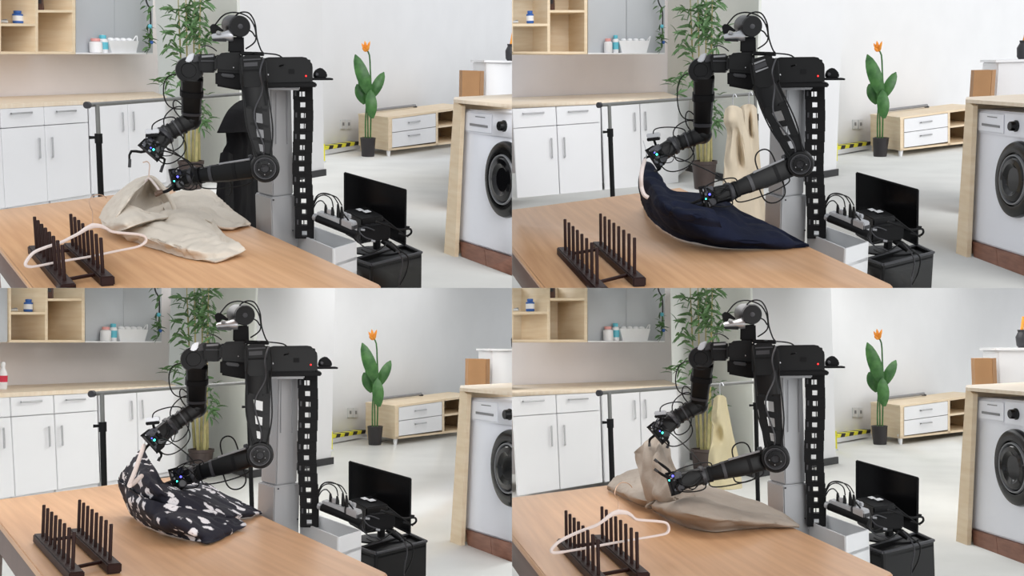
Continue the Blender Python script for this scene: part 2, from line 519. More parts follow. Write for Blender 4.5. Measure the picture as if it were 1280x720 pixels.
def build_cabinets(p, WB):
    p.sh = bg_shift(p)
    a, b = p.z(0, 134, .9), p.z(207, 124, .9)
    P0, n = vplane(a, b)
    CF = PL(p, P0, n)
    fv = lambda u: 134 - u * 10 / 207          # worktop lower front edge
    # worktop
    ct = thing(p, 'worktop', 'long pale maple worktop on the white cabinets', 'worktop', (a.x, a.y, .9))
    w0, w1, w2, w3 = CF.q(-100, fv(-100)), CF.q(208, fv(208)), None, None
    f0, f1 = CF.q(-90, fv(-90)), CF.q(209, fv(209))
    b0, b1 = WB.q(-90, 127.3), WB.q(190, 117)
    z0, z1 = .888, .922
    mb = MB()
    pts = [Vector((q.x, q.y, 0)) for q in (f0, f1, b1 + WB.n * .015, b0 + WB.n * .015)]
    mb.prism([q + Vector((0, 0, z0)) for q in pts], (0, 0, z1 - z0))
    bld(mb, 'slab', 'maplecut', ct)
    # splash strip is part of the wall: lower cabinets
    def bot(u): return 268 - u * 0.155
    def lean(u, v): return u + (v - 133) * (320 - u) * 0.00017
    def P(u, v): return (lean(u, v), v)
    def unit(u0, u1, label, drawer, handles, dh=None):
        c = CF.q(*P((u0 + u1) / 2, bot((u0 + u1) / 2)))
        t = thing(p, 'base_cabinet', label, 'cabinet', (c.x, c.y, 0), 'white base cabinets under the maple worktop')
        B0, B1 = CF.q(*P(u0, 200), -0.026), CF.q(*P(u1, 200), -0.026)
        dv = Vector((0.05, 0.95, 0))
        ei = Vector((B1.x - B0.x, B1.y - B0.y, 0)).normalized() * .012
        q = [Vector((B0.x, B0.y, 0)) + ei, Vector((B1.x, B1.y, 0)) - ei, Vector((B1.x, B1.y, 0)) - ei + dv, Vector((B0.x, B0.y, 0)) + ei + dv]
        bld(MB().prism([x + Vector((0, 0, .07)) for x in q], (0, 0, .816)), 'body', 'lam', t)
        g = 0.5
        def panel(v0f, v1f, name, ua, ub):
            poly = [P(ua + g, v0f(ua)), P(ub - g, v0f(ub)), P(ub - g, v1f(ub)), P(ua + g, v1f(ua))]
            return bld(CF.slab(poly, 0.0, 0.02), name, 'lam', t, bevel=0.003)
        top = lambda u: fv(u) + 2.3
        mid = lambda u: 160.7 - u * 7.6 / 109
        if drawer:
            dr = panel(top, lambda u: mid(u) - .5, 'drawer', u0, u1)
            h0, h1, hv, hs = dh
            mb = MB()
            pa, pb = CF.q(h0, hv, .03), CF.q(h1, hv - hs, .03)
            mb.tube([CF.q(h0, hv, 0), pa, pb, CF.q(h1, hv - hs, 0)], 0.0075, 6)
            bld(mb, 'handle', 'handle', dr)
            y0 = lambda u: mid(u) + .5
        else:
            y0 = top
        for (da, db, hu, hv0, hv1) in handles:
            d = panel(y0, lambda u: bot(u) - 8, 'door', da, db)
            mb = MB().tube([CF.q(hu, hv0, 0), CF.q(hu, hv0, .03), CF.q(hu + 1, hv1, .03), CF.q(hu + 1, hv1, 0)], 0.0075, 6)
            bld(mb, 'handle', 'handle', d)
    unit(0, 55, 'white one-drawer cabinet two places from the rail post', True, [(0, 55, 49.5, 173, 197)], (14, 40, 142, 1.5))
    unit(55, 110, 'white cabinet with one drawer beside the rail post', True, [(55, 110, 65.5, 172, 196)], (71, 95, 139.5, 1.3))
    unit(112, 207, 'white two-door cabinet with long vertical handles beside bamboo', False, [(112, 160, 153.5, 141, 163), (160, 207, 167, 140, 162)])
    if p.i % 2 == 0:
        unit(-58, 0, 'white cabinet with one drawer cut by the picture edge', True, [(-58, 0, -8, 175, 199)], (-44, -16, 145, 1.6))
    # upper cabinets: a plane about half-way between the wall and the worktop's edge
    aw, bw = p.z(0, 124, .9), p.z(190, 117, .9)
    am, bm = (a + aw) / 2, p.z(190, 120.6, .9)
    P1, n1 = vplane(am, bm)
    UF = PL(p, P1, n1)
    dep = 0.42
    c = UF.q(47, 67)
    t = thing(p, 'open_shelf', 'open maple wall shelf with four compartments', 'shelf', (c.x, c.y, c.z))
    V0 = -26
    def board(poly, name, d0=0.0, th=dep, m='maple'):
        bld(UF.slab(poly, d0, th), name, m, t)
    board(rect(-1, V0, 1.2, 66), 'side_board'); board(rect(90.5, V0, 94.3, 66), 'side_board')
    board(rect(44.3, V0, 47.6, 64.5), 'divider')
    board([(-1, 64.5), (94.3, 64.5), (94.3, 67.6), (-1, 67.6)], 'bottom_board')
    board(rect(1.2, 29.5, 44.3, 32.6), 'shelf_board'); board(rect(47.6, 12.6, 90.5, 15.6), 'shelf_board')
    board(rect(-1, V0 - 3, 94.3, V0), 'top_board')
    bld(UF.slab(rect(-1.5, V0 - 3, 96, 67.6), -dep, 0.02), 'back_board', 'maple', t)
    # things on the shelf
    def bottle(label, u0, v0, u1, v1, d, m, lidm, labm=None, name='small_bottle', cat='bottle', plane=UF):
        q = plane.q((u0 + u1) / 2, v1, d); r = (plane.q(u1, v1, d) - plane.q(u0, v1, d)).length / 2
        hgt = (plane.q((u0 + u1) / 2, v0, d) - q).length
        tt = thing(p, name, label, cat, q)
        bo = bld(MB().lathe(q, (0, 0, 1), [(r * .9, 0), (r, .05 * hgt), (r, hgt * .72), (r * .55, hgt * .8), (r * .5, hgt * .82)], 14), 'body', m, tt)
        bld(MB().lathe(q, (0, 0, 1), [(r * .7, hgt * .8), (r * .72, hgt * .98), (r * .6, hgt)], 14), 'cap', lidm, tt)
        if labm: bld(MB().lathe(q, (0, 0, 1), [(r * 1.02, hgt * .2), (r * 1.02, hgt * .6)], 14), 'label_band', labm, bo)
    bottle('small blue and white bottle on the maple shelf', 18.5, 13.5, 27, 29.3, -.15, 'blue', 'blue', 'white')
    q = UF.q(4, 28.8, -.12)
    t2 = thing(p, 'folded_cloth', 'tiny flat pale item lying on the maple shelf', 'cloth', q)
    bld(MB().box(q + Vector((0, 0, .012)), (.035, 0, 0), (0, .02, 0), (0, 0, .009)), 'fold', 'tray', t2, bevel=.004)
    bld(MB().box(q + Vector((.01, 0, .024)), (.02, 0, .004), (0, .015, 0), (0, 0, .005)), 'fold', 'grey', t2, bevel=.002)
    if p.i < 4:
        q = UF.q(50.3, 12.4, -.1); w = (UF.q(53, 12, -.1) - UF.q(47.8, 12, -.1)).length / 2
        hh = (UF.q(50, -18, -.1) - UF.q(50, 12.4, -.1)).length / 2
        t3 = thing(p, 'narrow_box', 'narrow dark brown box on the upper maple shelf', 'box', q)
        bld(MB().box(q + Vector((0, 0, hh)), (w, 0, 0), (0, .03, 0), (0, 0, hh)), 'carton', 'darkbrown', t3, bevel=.004)
        bld(MB().box(q + Vector((0, -.031, hh * .7)), (w * .7, 0, 0), (0, .002, 0), (0, 0, hh * .2)), 'printed_panel', 'dark', t3)
    # grey glass cabinets either side
    c = UF.q(143, 67)
    t = thing(p, 'glass_cabinet', 'grey glass-fronted wall cabinet with two doors above worktop', 'cabinet', c)
    bld(UF.slab(rect(94.5, V0 - 3, 191, 67.4), -.14, .26), 'body', 'lam', t)
    bld(UF.slab(rect(95, V0 - 2, 142.7, 66.5), -.115, .02), 'door', 'mirror', t)
    bld(UF.slab(rect(143.4, V0 - 2, 191, 66.5), -.115, .02), 'door', 'mirror', t)
    bld(UF.slab([(95, 66), (191, 66), (191, 67.6), (95, 67.6)], 0.0, .14), 'ledge', 'white', t)
    if p.i % 2 == 0:
        c = UF.q(-40, 67)
        t = thing(p, 'glass_cabinet', 'single grey glass cabinet door at the picture edge', 'cabinet', c)
        bld(UF.slab(rect(-90, V0 - 3, -3.0, 67.4), -.03, .37), 'body', 'lam', t)
        bld(UF.slab(rect(-89, V0 - 2, -3.2, 66.5), -.01, .02), 'door', 'mirror', t)
    # items on the ledge
    bottle('pink-topped toothbrush cup on the glass cabinet ledge', 115.5, 48, 125, 66, -.05, 'white', 'pink', None, 'toothbrush_cup', 'cup')
    bottle('turquoise bottle on the glass cabinet ledge', 126, 44, 133, 66, -.06, 'white', 'cyan', 'cyan')
    q = UF.q(151, 66, -.06)
    sx = (UF.q(170, 66, -.06) - UF.q(132, 66, -.06)).length / 2
    hz = (UF.q(151, 51, -.06) - q).length
    t = thing(p, 'storage_basket', 'white plastic basket with raised handles on cabinet ledge', 'basket', q)
    e = (UF.q(170, 66, -.06) - UF.q(132, 66, -.06)).normalized(); n3 = UF.n * .035
    mb = MB()
    for s in (-1, 1):
        mb.prism([q - e * sx * .8 + n3 * s, q + e * sx * .8 + n3 * s, q + e * sx + n3 * s * 1.2 + Vector((0, 0, hz)), q - e * sx + n3 * s * 1.2 + Vector((0, 0, hz))], -UF.n * .004 * s)
    mb.prism([q - e * sx * .8 - n3, q - e * sx * .8 + n3, q - e * sx + n3 + Vector((0, 0, hz)), q - e * sx - n3 + Vector((0, 0, hz))], e * .004)
    mb.prism([q + e * sx * .8 - n3, q + e * sx * .8 + n3, q + e * sx + n3 + Vector((0, 0, hz)), q + e * sx - n3 + Vector((0, 0, hz))], e * .004)
    mb.prism([q - e * sx * .8 - n3, q + e * sx * .8 - n3, q + e * sx * .8 + n3, q - e * sx * .8 + n3], (0, 0, .004))
    bld(mb, 'body', 'white', t)
    for s in (-1, 1):
        k = q + e * sx * s * 1.0 + Vector((0, 0, hz))
        bld(MB().tube([k - UF.n * .025, k + e * s * .03 + Vector((0, 0, .05)), k + UF.n * .025], .006, 6, n=8), 'handle', 'white', t)
    for k2 in range(4):
        bld(MB().ball(q + e * sx * (-.6 + .4 * k2) + Vector((0, 0, hz + .004)), .035, 8, 5, (1, .7, .7)), 'folded_towel', 'white', t)
    # garland with blue bauble at the end of the glass cabinet
    q = UF.q(187, 4, .01)
    t = thing(p, 'hanging_garland', 'dark leafy garland with turquoise bauble hanging by glass cabinet', 'garland', q)
    bld(MB().tube([UF.q(180, -20, .01), UF.q(183, 2, .01), UF.q(188, 14, .01), UF.q(188, 40, .01), UF.q(187, 60, .01)], .008, 6, n=18), 'stem', 'base', t)
    rnd = random.Random(5)
    for k in range(44):
        v = rnd.uniform(30, 62) if k > 14 else rnd.uniform(-14, 26)
        uu = (182 if v < 10 else 187) + rnd.uniform(-2, 2)
        put_leaf(p, LEAF, 'leaf', t, UF.q(uu, v, .02), (rnd.uniform(-1, .5), rnd.uniform(-.7, .1), rnd.uniform(-.8, .6)), rnd.uniform(-1, 1), rnd.uniform(.05, .085), 1.6)
    bld(MB().ball(UF.q(187.5, 33, .05), .022), 'bauble', 'cyan', t)
    bld(MB().ball(UF.q(189.5, 53, .05), .018), 'bauble', 'blue', t)
    if p.i == 2:
        p.sh = none
        q0 = p.z(3, 126.5, .922)
        tt = thing(p, 'spray_bottle', 'clear bottle with red label on the worktop edge', 'bottle', q0)
        mm = p.mpp(q0)
        bo = bld(MB().lathe(q0, (0, 0, 1), [(5 * mm, 0), (5.5 * mm, 2 * mm), (5.2 * mm, 20 * mm), (2.2 * mm, 26 * mm), (2 * mm, 29 * mm)], 16), 'body', 'white', tt)
        bld(MB().lathe(q0, (0, 0, 1), [(5.6 * mm, 9 * mm), (5.5 * mm, 17 * mm)], 16), 'label_band', 'redlabel', bo)
        bld(MB().lathe(q0, (0, 0, 1), [(2.6 * mm, 28.5 * mm), (2.6 * mm, 33 * mm), (1.6 * mm, 34 * mm)], 12), 'cap', 'white', tt)

def build_bamboo(p):
    p.sh = bg_shift(p)
    base = p.z(240, 236, 0)
    mm = p.mpp(base)
    t = thing(p, 'bamboo_plant', 'tall potted bamboo with drooping narrow leaves', 'plant', base)
    pot = bld(MB().lathe(base, (0, 0, 1), [(11 * mm, 0), (12 * mm, 1 * mm), (15 * mm, 31 * mm), (16 * mm, 31.5 * mm), (16 * mm, 35 * mm), (14 * mm, 35 * mm), (13.5 * mm, 31 * mm)], 22), 'pot', 'potbrown', t)
    bld(MB().lathe(base + Vector((0, 0, 30 * mm)), (0, 0, 1), [(13.5 * mm, 0), (13.5 * mm, .8 * mm)], 18), 'soil', 'soil', t)
    Y = base.y
    rnd = random.Random(11)
    canes = []
    for (ub, ut, vt, dy) in [(233, 222, -20, .12), (237, 232, -25, 0), (241, 243, -22, .06), (245, 251, -24, -.08), (249, 246, 60, .1)]:
        pts = [p.y(ub, 204, Y + dy), p.y((ub * .6 + ut * .4), 130, Y + dy), p.y(ut * .7 + ub * .3, 60 if vt < 0 else 90, Y + dy), p.y(ut, vt, Y + dy)]
        bld(MB().tube(pts, [.016, .012, .008, .005], 7, n=14), 'cane', 'stem', t)
        canes.append(pts)
    cl = [(242, 8, 20, 20, 56), (247, 36, 17, 20, 66), (234, 26, 14, 26, 34), (254, 48, 9, 12, 24), (214, 44, 9, 10, 14), (214, 64, 9, 8, 14), (206, 100, 9, 8, 14), (222, 98, 9, 18, 16), (254, 136, 8, 18, 24), (256, 152, 7, 8, 12), (216, 14, 8, 10, 12)]
    for (cu, cv, ru, rv, k) in cl:
        for _ in range(k):
            u = cu + rnd.gauss(0, .5) * ru; v = cv + rnd.gauss(0, .6) * rv
            q = p.y(u, v, Y + rnd.uniform(-.25, .2))
            sgn = rnd.choice((-1, 1))
            put_leaf(p, LEAF, 'leaf', t, q, (sgn * rnd.uniform(.2, 1), rnd.uniform(-.7, .3), rnd.uniform(-.9, .55)), rnd.uniform(-1.2, 1.2), rnd.uniform(9, 18) * mm, rnd.uniform(.85, 1.4))

def broad_leaf(p, base, tip, wid, bend=0.15, seg=8):
    """large pointed leaf with raised halves, real thickness"""
    base, tip = Vector(base), Vector(tip)
    d = tip - base
    view = (base - p.cam).normalized()
    s = d.cross(view).normalized()
    nrm = s.cross(d.normalized())
    if nrm.dot(view) > 0: nrm = -nrm
    top, bot = [], []
    for i in range(seg + 1):
        t = i / seg
        w = wid * (math.sin(math.pi * (t * .9 + .06)) ** .75) if t < 1 else wid * .08
        c = base + d * t + nrm * (math.sin(math.pi * t) * bend * d.length)
        for k in (-1, -.5, 0, .5, 1):
            q = c + s * w * k - nrm * abs(k) * w * .25
            top.append(q); bot.append(q - nrm * .004)
    fs = []; N = len(top)
    for i in range(seg):
        for k in range(4):
            a = i * 5 + k
            fs.append((a, a + 1, a + 6, a + 5)); fs.append((N + a + 5, N + a + 6, N + a + 1, N + a))
    return MB().add(top + bot, fs)

def build_far_right(p, FW):
    p.sh = bg_shift(p)
    # ---- low bench with drawers
    fl, fr = p.z(486, 196, 0), p.z(575, 183, 0)
    P0, n = vplane(fl, fr)
    BF = PL(p, P0, n)
    bl = p.z(449, 189, 0)
    dv = Vector((bl.x - fl.x, bl.y - fl.y, 0))
    t = thing(p, 'media_bench', 'low maple bench with two white drawers and cubbies', 'bench', fl)
    top = lambda u: 146.5 - (u - 486) * .135
    btm = lambda u: 188.5 - (u - 486) * .115
    def slab2(poly, th_vec, name, m, par=t, d=0.0):
        return bld(MB().prism([BF.q(u, v, d) for u, v in poly], th_vec), name, m, par)
    slab2([(485, top(485)), (590, top(590)), (590, top(590) + 2.6), (485, top(485) + 2.6)], dv, 'top_board', 'maple')
    slab2([(485.5, top(486) + 2.5), (490, top(490) + 2.5), (490, btm(490)), (485.5, btm(486))], dv, 'side_board', 'maple')
    slab2([(586, top(586) + 2.5), (590, top(590) + 2.5), (590, btm(590)), (586, btm(586))], dv, 'side_board', 'maple')
    slab2([(486, btm(486) - 2.5), (590, btm(590) - 2.5), (590, btm(590)), (486, btm(486))], dv, 'bottom_board', 'maple')
    slab2([(545, top(545) + 2.5), (547.5, top(547.5) + 2.5), (547.5, btm(547)), (545, btm(545))], dv * .95, 'divider', 'maple')
    slab2([(547.5, 157.6), (586, 153), (586, 155.2), (547.5, 160)], dv * .9, 'shelf_board', 'maple')
    bld(MB().prism([BF.q(u, v) + dv * .97 for u, v in [(486, top(486) + 2), (590, top(590) + 2), (590, btm(590)), (486, btm(486))]], dv * .03), 'back_board', 'maple', t)
    for (v0, v1, hv) in [(3.2, 19.5, 10), (20.3, 38.6, 26.5)]:
        poly = [(490.4, top(490.4) + v0), (544.6, top(544.6) + v0), (544.6, top(544.6) + v1), (490.4, top(490.4) + v1)]
        dr = slab2(poly, dv * .5, 'drawer', 'lam', d=.012)
        mb = MB().tube([BF.q(511, top(511) + hv, .012), BF.q(511, top(511) + hv, .035), BF.q(525, top(525) + hv, .035), BF.q(525, top(525) + hv, .012)], .009, 6)
        bld(mb, 'handle', 'handle', dr)
    for q, k in ((fl, 0), (bl, 1)):
        for s in (0, 1):
            qq = Vector((q.x, q.y, 0)) + (Vector((fr.x - fl.x, fr.y - fl.y, 0)) * (.98 if s else .015)) + dv * (-.06 if k else .05)
            bld(MB().tube([qq, qq + Vector((0, 0, .13))], [.022, .034], 10), 'leg', 'maple' if k else 'white', t)
    # slim bar lying along the back of the bench
    zt = BF.q(490, top(490)).z
    e = Vector((fr.x - fl.x, fr.y - fl.y, 0))
    q0 = Vector((fl.x, fl.y, zt)) + dv * .88 + e * .08; q1 = q0 + e * .62
    q0.z = BF.q(494, top(494)).z + .036; q1.z = BF.q(548, top(548)).z + .036
    t = thing(p, 'soundbar', 'slim grey bar lying along the back of bench', 'soundbar', (q0 + q1) / 2 - Vector((0, 0, .03)))
    bld(MB().tube([q0, q1], .022, 8), 'body', 'grey', t)
    for q in (q0, q1): bld(MB().box(q + Vector((0, 0, -.02)), (.03, 0, 0), (0, .03, 0), (0, 0, .01)), 'foot', 'dark', t)
    # ---- bird of paradise plant
    base = p.z(460, 195.5, 0); mm = p.mpp(base); Y = base.y
    t = thing(p, 'paradise_plant', 'potted plant with broad green leaves and orange flower', 'plant', base)
    bld(MB().lathe(base, (0, 0, 1), [(7.6 * mm, 0), (8 * mm, mm), (9.6 * mm, 22 * mm), (10 * mm, 23 * mm), (9 * mm, 23.4 * mm), (8.8 * mm, 21 * mm)], 20), 'pot', 'pot', t)
    bld(MB().lathe(base + Vector((0, 0, 20 * mm)), (0, 0, 1), [(9 * mm, 0), (9 * mm, mm)], 16), 'soil', 'soil', t)
    for pts in [[(457, 174), (457, 150), (459, 120)], [(463, 174), (463.5, 150), (464, 115), (463, 90), (462, 70), (459, 63)], [(460, 174), (459.5, 140), (457, 110)]]:
        bld(MB().tube([p.y(u, v, Y) for u, v in pts], 1.0 * mm, 7, n=12), 'stem', 'leaf2', t)
    for (b, tip, w, dy) in [((463, 121), (444, 68), 8.2, -.05), ((463, 124), (480, 90), 6.5, .03), ((456, 130), (446, 105), 6.8, .05), ((465, 148), (463, 112), 7.2, -.14), ((458, 128), (450, 92), 5.5, .09)]:
        bld(broad_leaf(p, p.y(*b, Y + dy), p.y(*tip, Y + dy + .05), w * mm), 'leaf', 'leaf2', t, angle=80)
    for k, (tip, w) in enumerate([((452, 54), 1.7), ((456, 51), 1.9), ((462.5, 51.5), 1.7), ((461, 57), 2.0), ((453, 60), 1.8)]):
        bld(broad_leaf(p, p.y(458, 64.5, Y - .02), p.y(*tip, Y - .02 - .02 * k), w * mm, .1, 5), 'petal', 'orange', t, angle=80)
    # ---- socket on the far wall
    q = FW.q(432, 156)
    t = thing(p, 'wall_socket', 'white double wall socket above the striped kerb', 'socket', q)
    for u0 in (426.5, 433.5):
        pl = bld(FW.slab(rect(u0, 149.5, u0 + 6, 161.5), .02, .02), 'plate', 'tray', t, bevel=.004)
        bld(FW.slab(rect(u0 + 2, 153, u0 + 4, 157), .024, .004), 'outlet', 'grey', pl)
    # ---- kerb with hazard tape
    k0, k1 = p.z(400, 195.5, 0), p.z(449, 187.5, 0)
    P2, n2 = vplane(k0, k1)
    KF = PL(p, P2, n2)
    t = thing(p, 'wall_kerb', 'low white kerb with black and yellow hazard tape', 'kerb', (k0 + k1) / 2)
    vt = lambda u: 183.5 - (u - 402) * .15
    bld(KF.slab([(399, vt(399) + 4.5), (448, vt(448) + 4.5), (448, vt(448) + 9), (399, vt(399) + 11)], 0, .12), 'kerb_body', 'tray', t)
    for k in range(9):
        u0 = 400 + k * 5.3
        bld(KF.slab([(u0 + 1.5, vt(u0)), (u0 + 6.8, vt(u0 + 5)), (u0 + 5.3, vt(u0 + 5) + 4.5), (u0, vt(u0) + 4.5)], .004, .13), 'tape_stripe', 'yellow' if k % 2 else 'base', t)
    q = p.z(404, 203, 0)
    t = thing(p, 'tape_end', 'short yellow tape strip standing beside the pillar foot', 'tape', q)
    zq = q.z
    bld(MB().box(q + Vector((0, 0, .12)), (.025, 0, 0), (0, .01, 0), (0, 0, .12)), 'upright', 'yellow', t)
    bld(MB().box(q + Vector((0, 0, .01)), (.035, 0, 0), (0, .03, 0), (0, 0, .01)), 'foot', 'tray', t)
    # ---- white cabinet and carton beyond the washing machine
    q0, q1 = p.y(607.5, 78, 9.2), p.y(690, 75, 9.2)
    t = thing(p, 'tall_cabinet', 'tall white cabinet standing behind the washing machine', 'cabinet', (q0.x, q0.y, 0))
    mb = MB().prism([Vector((q0.x, q0.y, .02)), Vector((q1.x, q0.y, .02)), Vector((q1.x, q0.y, q0.z)), Vector((q0.x, q0.y, q0.z))], (0, .6, 0))
    bld(mb, 'body', 'lam', t, bevel=.006)
    bld(MB().prism([Vector((q0.x - .02, q0.y - .02, q0.z)), Vector((q1.x, q0.y - .02, q0.z)), Vector((q1.x, q0.y - .02, q0.z + .02)), Vector((q0.x - .02, q0.y - .02, q0.z + .02))], (0, .64, 0)), 'top_board', 'white', t)
    zc = q0.z + .02
    a = p.y(578, 88, 9.0); b = p.y(600, 88, 9.0); c = p.y(605.2, 87, 9.12)
    t = thing(p, 'cardboard_box', 'tall brown cardboard box beside the tall white cabinet', 'box', (a.x, a.y, 0))
    zt = Vector((0, 0, a.z))
    A, B, C = [Vector((q.x, q.y, 0)) for q in (a, b, c)]
    bld(MB().prism([A, B, B + zt, A + zt], Vector((.02, .25, 0))), 'front_panel', 'card', t)
    bld(MB().prism([B + Vector((.003, 0, 0)), C, C + zt, B + Vector((.003, 0, 0)) + zt], Vector((-.01, .02, 0))), 'side_flap', 'card', t)
    q = p.y(638, 76, 9.35); q.z = zc
    t = thing(p, 'dark_vase', 'dark grey vase standing on the tall white cabinet', 'vase', q)
    bld(MB().lathe(q, (0, 0, 1), [(.03, 0), (.045, .02), (.05, .09), (.03, .13), (.035, .15)], 16), 'body', 'dark', t)
    bld(MB().tube([q + Vector((.0, 0, .14)), q + Vector((.01, 0, .2)), q + Vector((.02, 0, .26))], .012, 7), 'stem', 'orange', t)

def build_washer(p):
    p.sh = bg_shift(p)
    a, b = p.z(571, 318, 0), p.z(640, 344, 0)
    P0, n = vplane(a, b)
    WM = PL(p, P0, n)
    back = -n * .62
    tl = lambda u: 136 + (u - 578) * .085
    bl = lambda u: 299.5 + (u - 571) * .315
    # counter frame
    c = WM.q(566, 318)
    t = thing(p, 'laundry_counter', 'maple counter enclosing the washing machine', 'counter', (c.x, c.y, 0))
    zt = p.y(567.5, 121.5, a.y).z
    s0 = [WM.q(u, v, .06) for u, v in [(567.3, 124.5), (576.6, 132.5), (568.3, 321.6), (554.8, 318.5)]]
    bld(MB().prism(s0, -n * .03), 'side_panel', 'maple', t)
    s1 = [WM.q(u, v, .029) for u, v in [(567.3, 124.8), (571, 129), (564, 320), (555.5, 318.5)]]
    bld(MB().prism(s1, back), 'side_panel', 'maple', t)
    f0 = WM.q(567, 124.2, .07); f1 = WM.q(720, 140, .07)
    bk0 = p.z(568, 121.3, f0.z); bk1 = p.z(720, 113.5, f0.z)
    tp = [Vector((q.x, q.y, f0.z)) for q in (f0, f1, bk1, bk0)]
    bld(MB().prism(tp, (0, 0, -.022)), 'top_board', 'maplecut', t)
    # plinth
    pq = [WM.q(u, v, .01) for u, v in [(574, 301.5), (720, 347.5), (720, 374), (577, 322.5)]]
    t2 = thing(p, 'wooden_plinth', 'dark walnut plinth beneath the washing machine', 'plinth', (c.x + .1, c.y, 0))
    half = lambda q: q
    for k in range(4):
        x0, x1 = k / 4 + .002, (k + 1) / 4 - .002
        def L(i, j, s): return pq[i].lerp(pq[j], s)
        bld(MB().prism([L(0, 1, x0), L(0, 1, x1), L(3, 2, x1), L(3, 2, x0)], back * .97), 'board', 'plinth', t2)
    # the machine
    m0 = WM.q(600, 309)
    t = thing(p, 'washing_machine', 'white front-loading washing machine with black round door', 'washing machine', m0)
    sl = lambda u, v: u - (v - 136) * .043
    body = [(578, tl(578)), (705, tl(705)), (sl(705, 330), bl(sl(705, 330))), (571, bl(571))]
    bld(WM.slab(body, 0, .55), 'body', 'washer', t, bevel=.012)
    pan = [(579, tl(579) + 2), (704, tl(704) + 2), (704, 182), (577.6, 164.5)]
    cp = bld(WM.slab(pan, .012, .014), 'control_panel', 'washer', t, bevel=.004)
    drw = bld(WM.slab([(580, 139.5), (615, 142.5), (614.5, 167.5), (579, 163.2)], .017, .008), 'detergent_drawer', 'washer', t, bevel=.004)
    bld(WM.slab([(587, 153.8), (609, 157), (609, 160), (587, 156.8)], .021, .008), 'drawer_grip', 'grey', drw)
    bld(WM.slab([(594, 145), (606, 146.4), (606, 147.6), (594, 146.2)], .019, .004), 'printed_mark', 'grey', drw)
    kq = WM.q(630.5, 157.5, .012)
    r = 6.3 * p.mpp(kq)
    kn = bld(MB().lathe(kq, n, [(r * 1.15, 0), (r * 1.15, .008), (r, .012), (r * .92, .04), (r * .8, .043)], 22), 'knob', 'blackgloss', t)
    dc = WM.q(633, 224.5, .0)
    R = 48.0 * p.mpp(dc)
    dr = bld(MB().lathe(dc, n, [(R, -.01), (R, .012), (R * .97, .028), (R * .86, .04), (R * .7, .036), (R * .68, .02)], 48), 'door', 'blackgloss', t)
    bld(MB().lathe(dc, n, [(R * .66, .03), (R * .645, .043), (R * .62, .043), (R * .605, .03)], 40), 'chrome_rim', 'grey', dr)
    bld(MB().lathe(dc, n, [(R * .6, .032), (R * .54, .046), (R * .42, .05), (R * .3, .03), (R * .12, .018), (.002, .016)], 40), 'door_glass', 'glass', dr)

# ------------------------------------------------------------------ clothes rail and what hangs on it
RAILZ = 1.045
def build_rail(p):
    p.sh = bot_shift(p)
    a, b = p.z(110, 131.3, RAILZ), p.z(306, 117.2, RAILZ)
    pa = p.z(121.5, 131, RAILZ); pb = p.z(304, 117.4, RAILZ)
    fa, fb = p.y(129, 330, pa.y), p.y(309, 330, pb.y)
    fa.z = fb.z = 0
    t = thing(p, 'clothes_rail', 'black-posted clothes rail with a grey top bar', 'clothes rail', (fa + fb) / 2)
    bld(MB().tube([a, b], .0115, 12), 'top_bar', 'postgrey', t)
    d = (b - a).normalized()
    for q, s in ((a, -1), (b, 1)):
        bld(MB().tube([q - d * s * .004, q + d * s * .018], .018, 12), 'end_cap', 'dark', t)
    for top, ft, nm in ((pa, fa, 0), (pb, fb, 1)):
        k = top.lerp(ft, .16)
        bld(MB().tube([top, k], .0115, 12), 'upper_post', 'postgrey', t)
        bld(MB().tube([k - (ft - top).normalized() * .01, ft + Vector((0, 0, .03))], .0155, 12), 'lower_post', 'blackmat', t)
        cl = bld(MB().tube([k - (ft - top).normalized() * .02, k + (ft - top).normalized() * .03], .02, 12), 'collar', 'blackmat', t)
        bld(MB().tube([k, k + Vector((-.045, -.01, 0))], [.006, .009], 8), 'clamp_knob', 'blackmat', cl)
        n = Vector((-d.y, d.x, 0))
        bld(MB().tube([ft - n * .25 + Vector((0, 0, .02)), ft + n * .25 + Vector((0, 0, .02))], .014, 8), 'foot', 'blackmat', t)
    return a, b

def hang(p, rail, name, label, cat, rows, m, dy=0.0, wr=.012, group=None, hook=None, aniso=(1, 1, .25)):
    a, b = rail
    P0, n = vplane(a, b)
    def q(u, v, d=0.0): return p.pl(u, v, P0 + n * (d + dy), n)
    top = min((r for r in rows[0]), key=lambda r: r[1])
    t = thing(p, name, label, cat, q(*rows[-1][len(rows[-1]) // 2]), group)
    mb = patch([[q(*c) for c in r] for r in rows], 34, 44, .012, wr, 6, seed=p.i + 1, aniso=aniso)
    shadecloth(mb, 'body', m, t)
    # back half gives the garment its depth
    mb = patch([[q(c[0], c[1], -.05 + (c[2] if len(c) > 2 else 0) * -.4) for c in r] for r in rows], 20, 24, .01, wr, 6, seed=p.i + 7, aniso=aniso)
    shadecloth(mb, 'back_panel', m, t)
    hk = hook or top
    h0 = q(hk[0], hk[1] + 2); h1 = p.pl(hk[0], hk[1] - 6, P0, n); h1.z = RAILZ + .02
    if h0.z < RAILZ:
        bld(MB().tube([h0, Vector((h0.x, h0.y, RAILZ)), Vector((h0.x, h0.y, RAILZ)) + Vector((.012, 0, .022)), Vector((h0.x, h0.y, RAILZ)) + Vector((.025, 0, .0))], .004, 6, n=12), 'hanger_hook', 'silver', t)
    return t

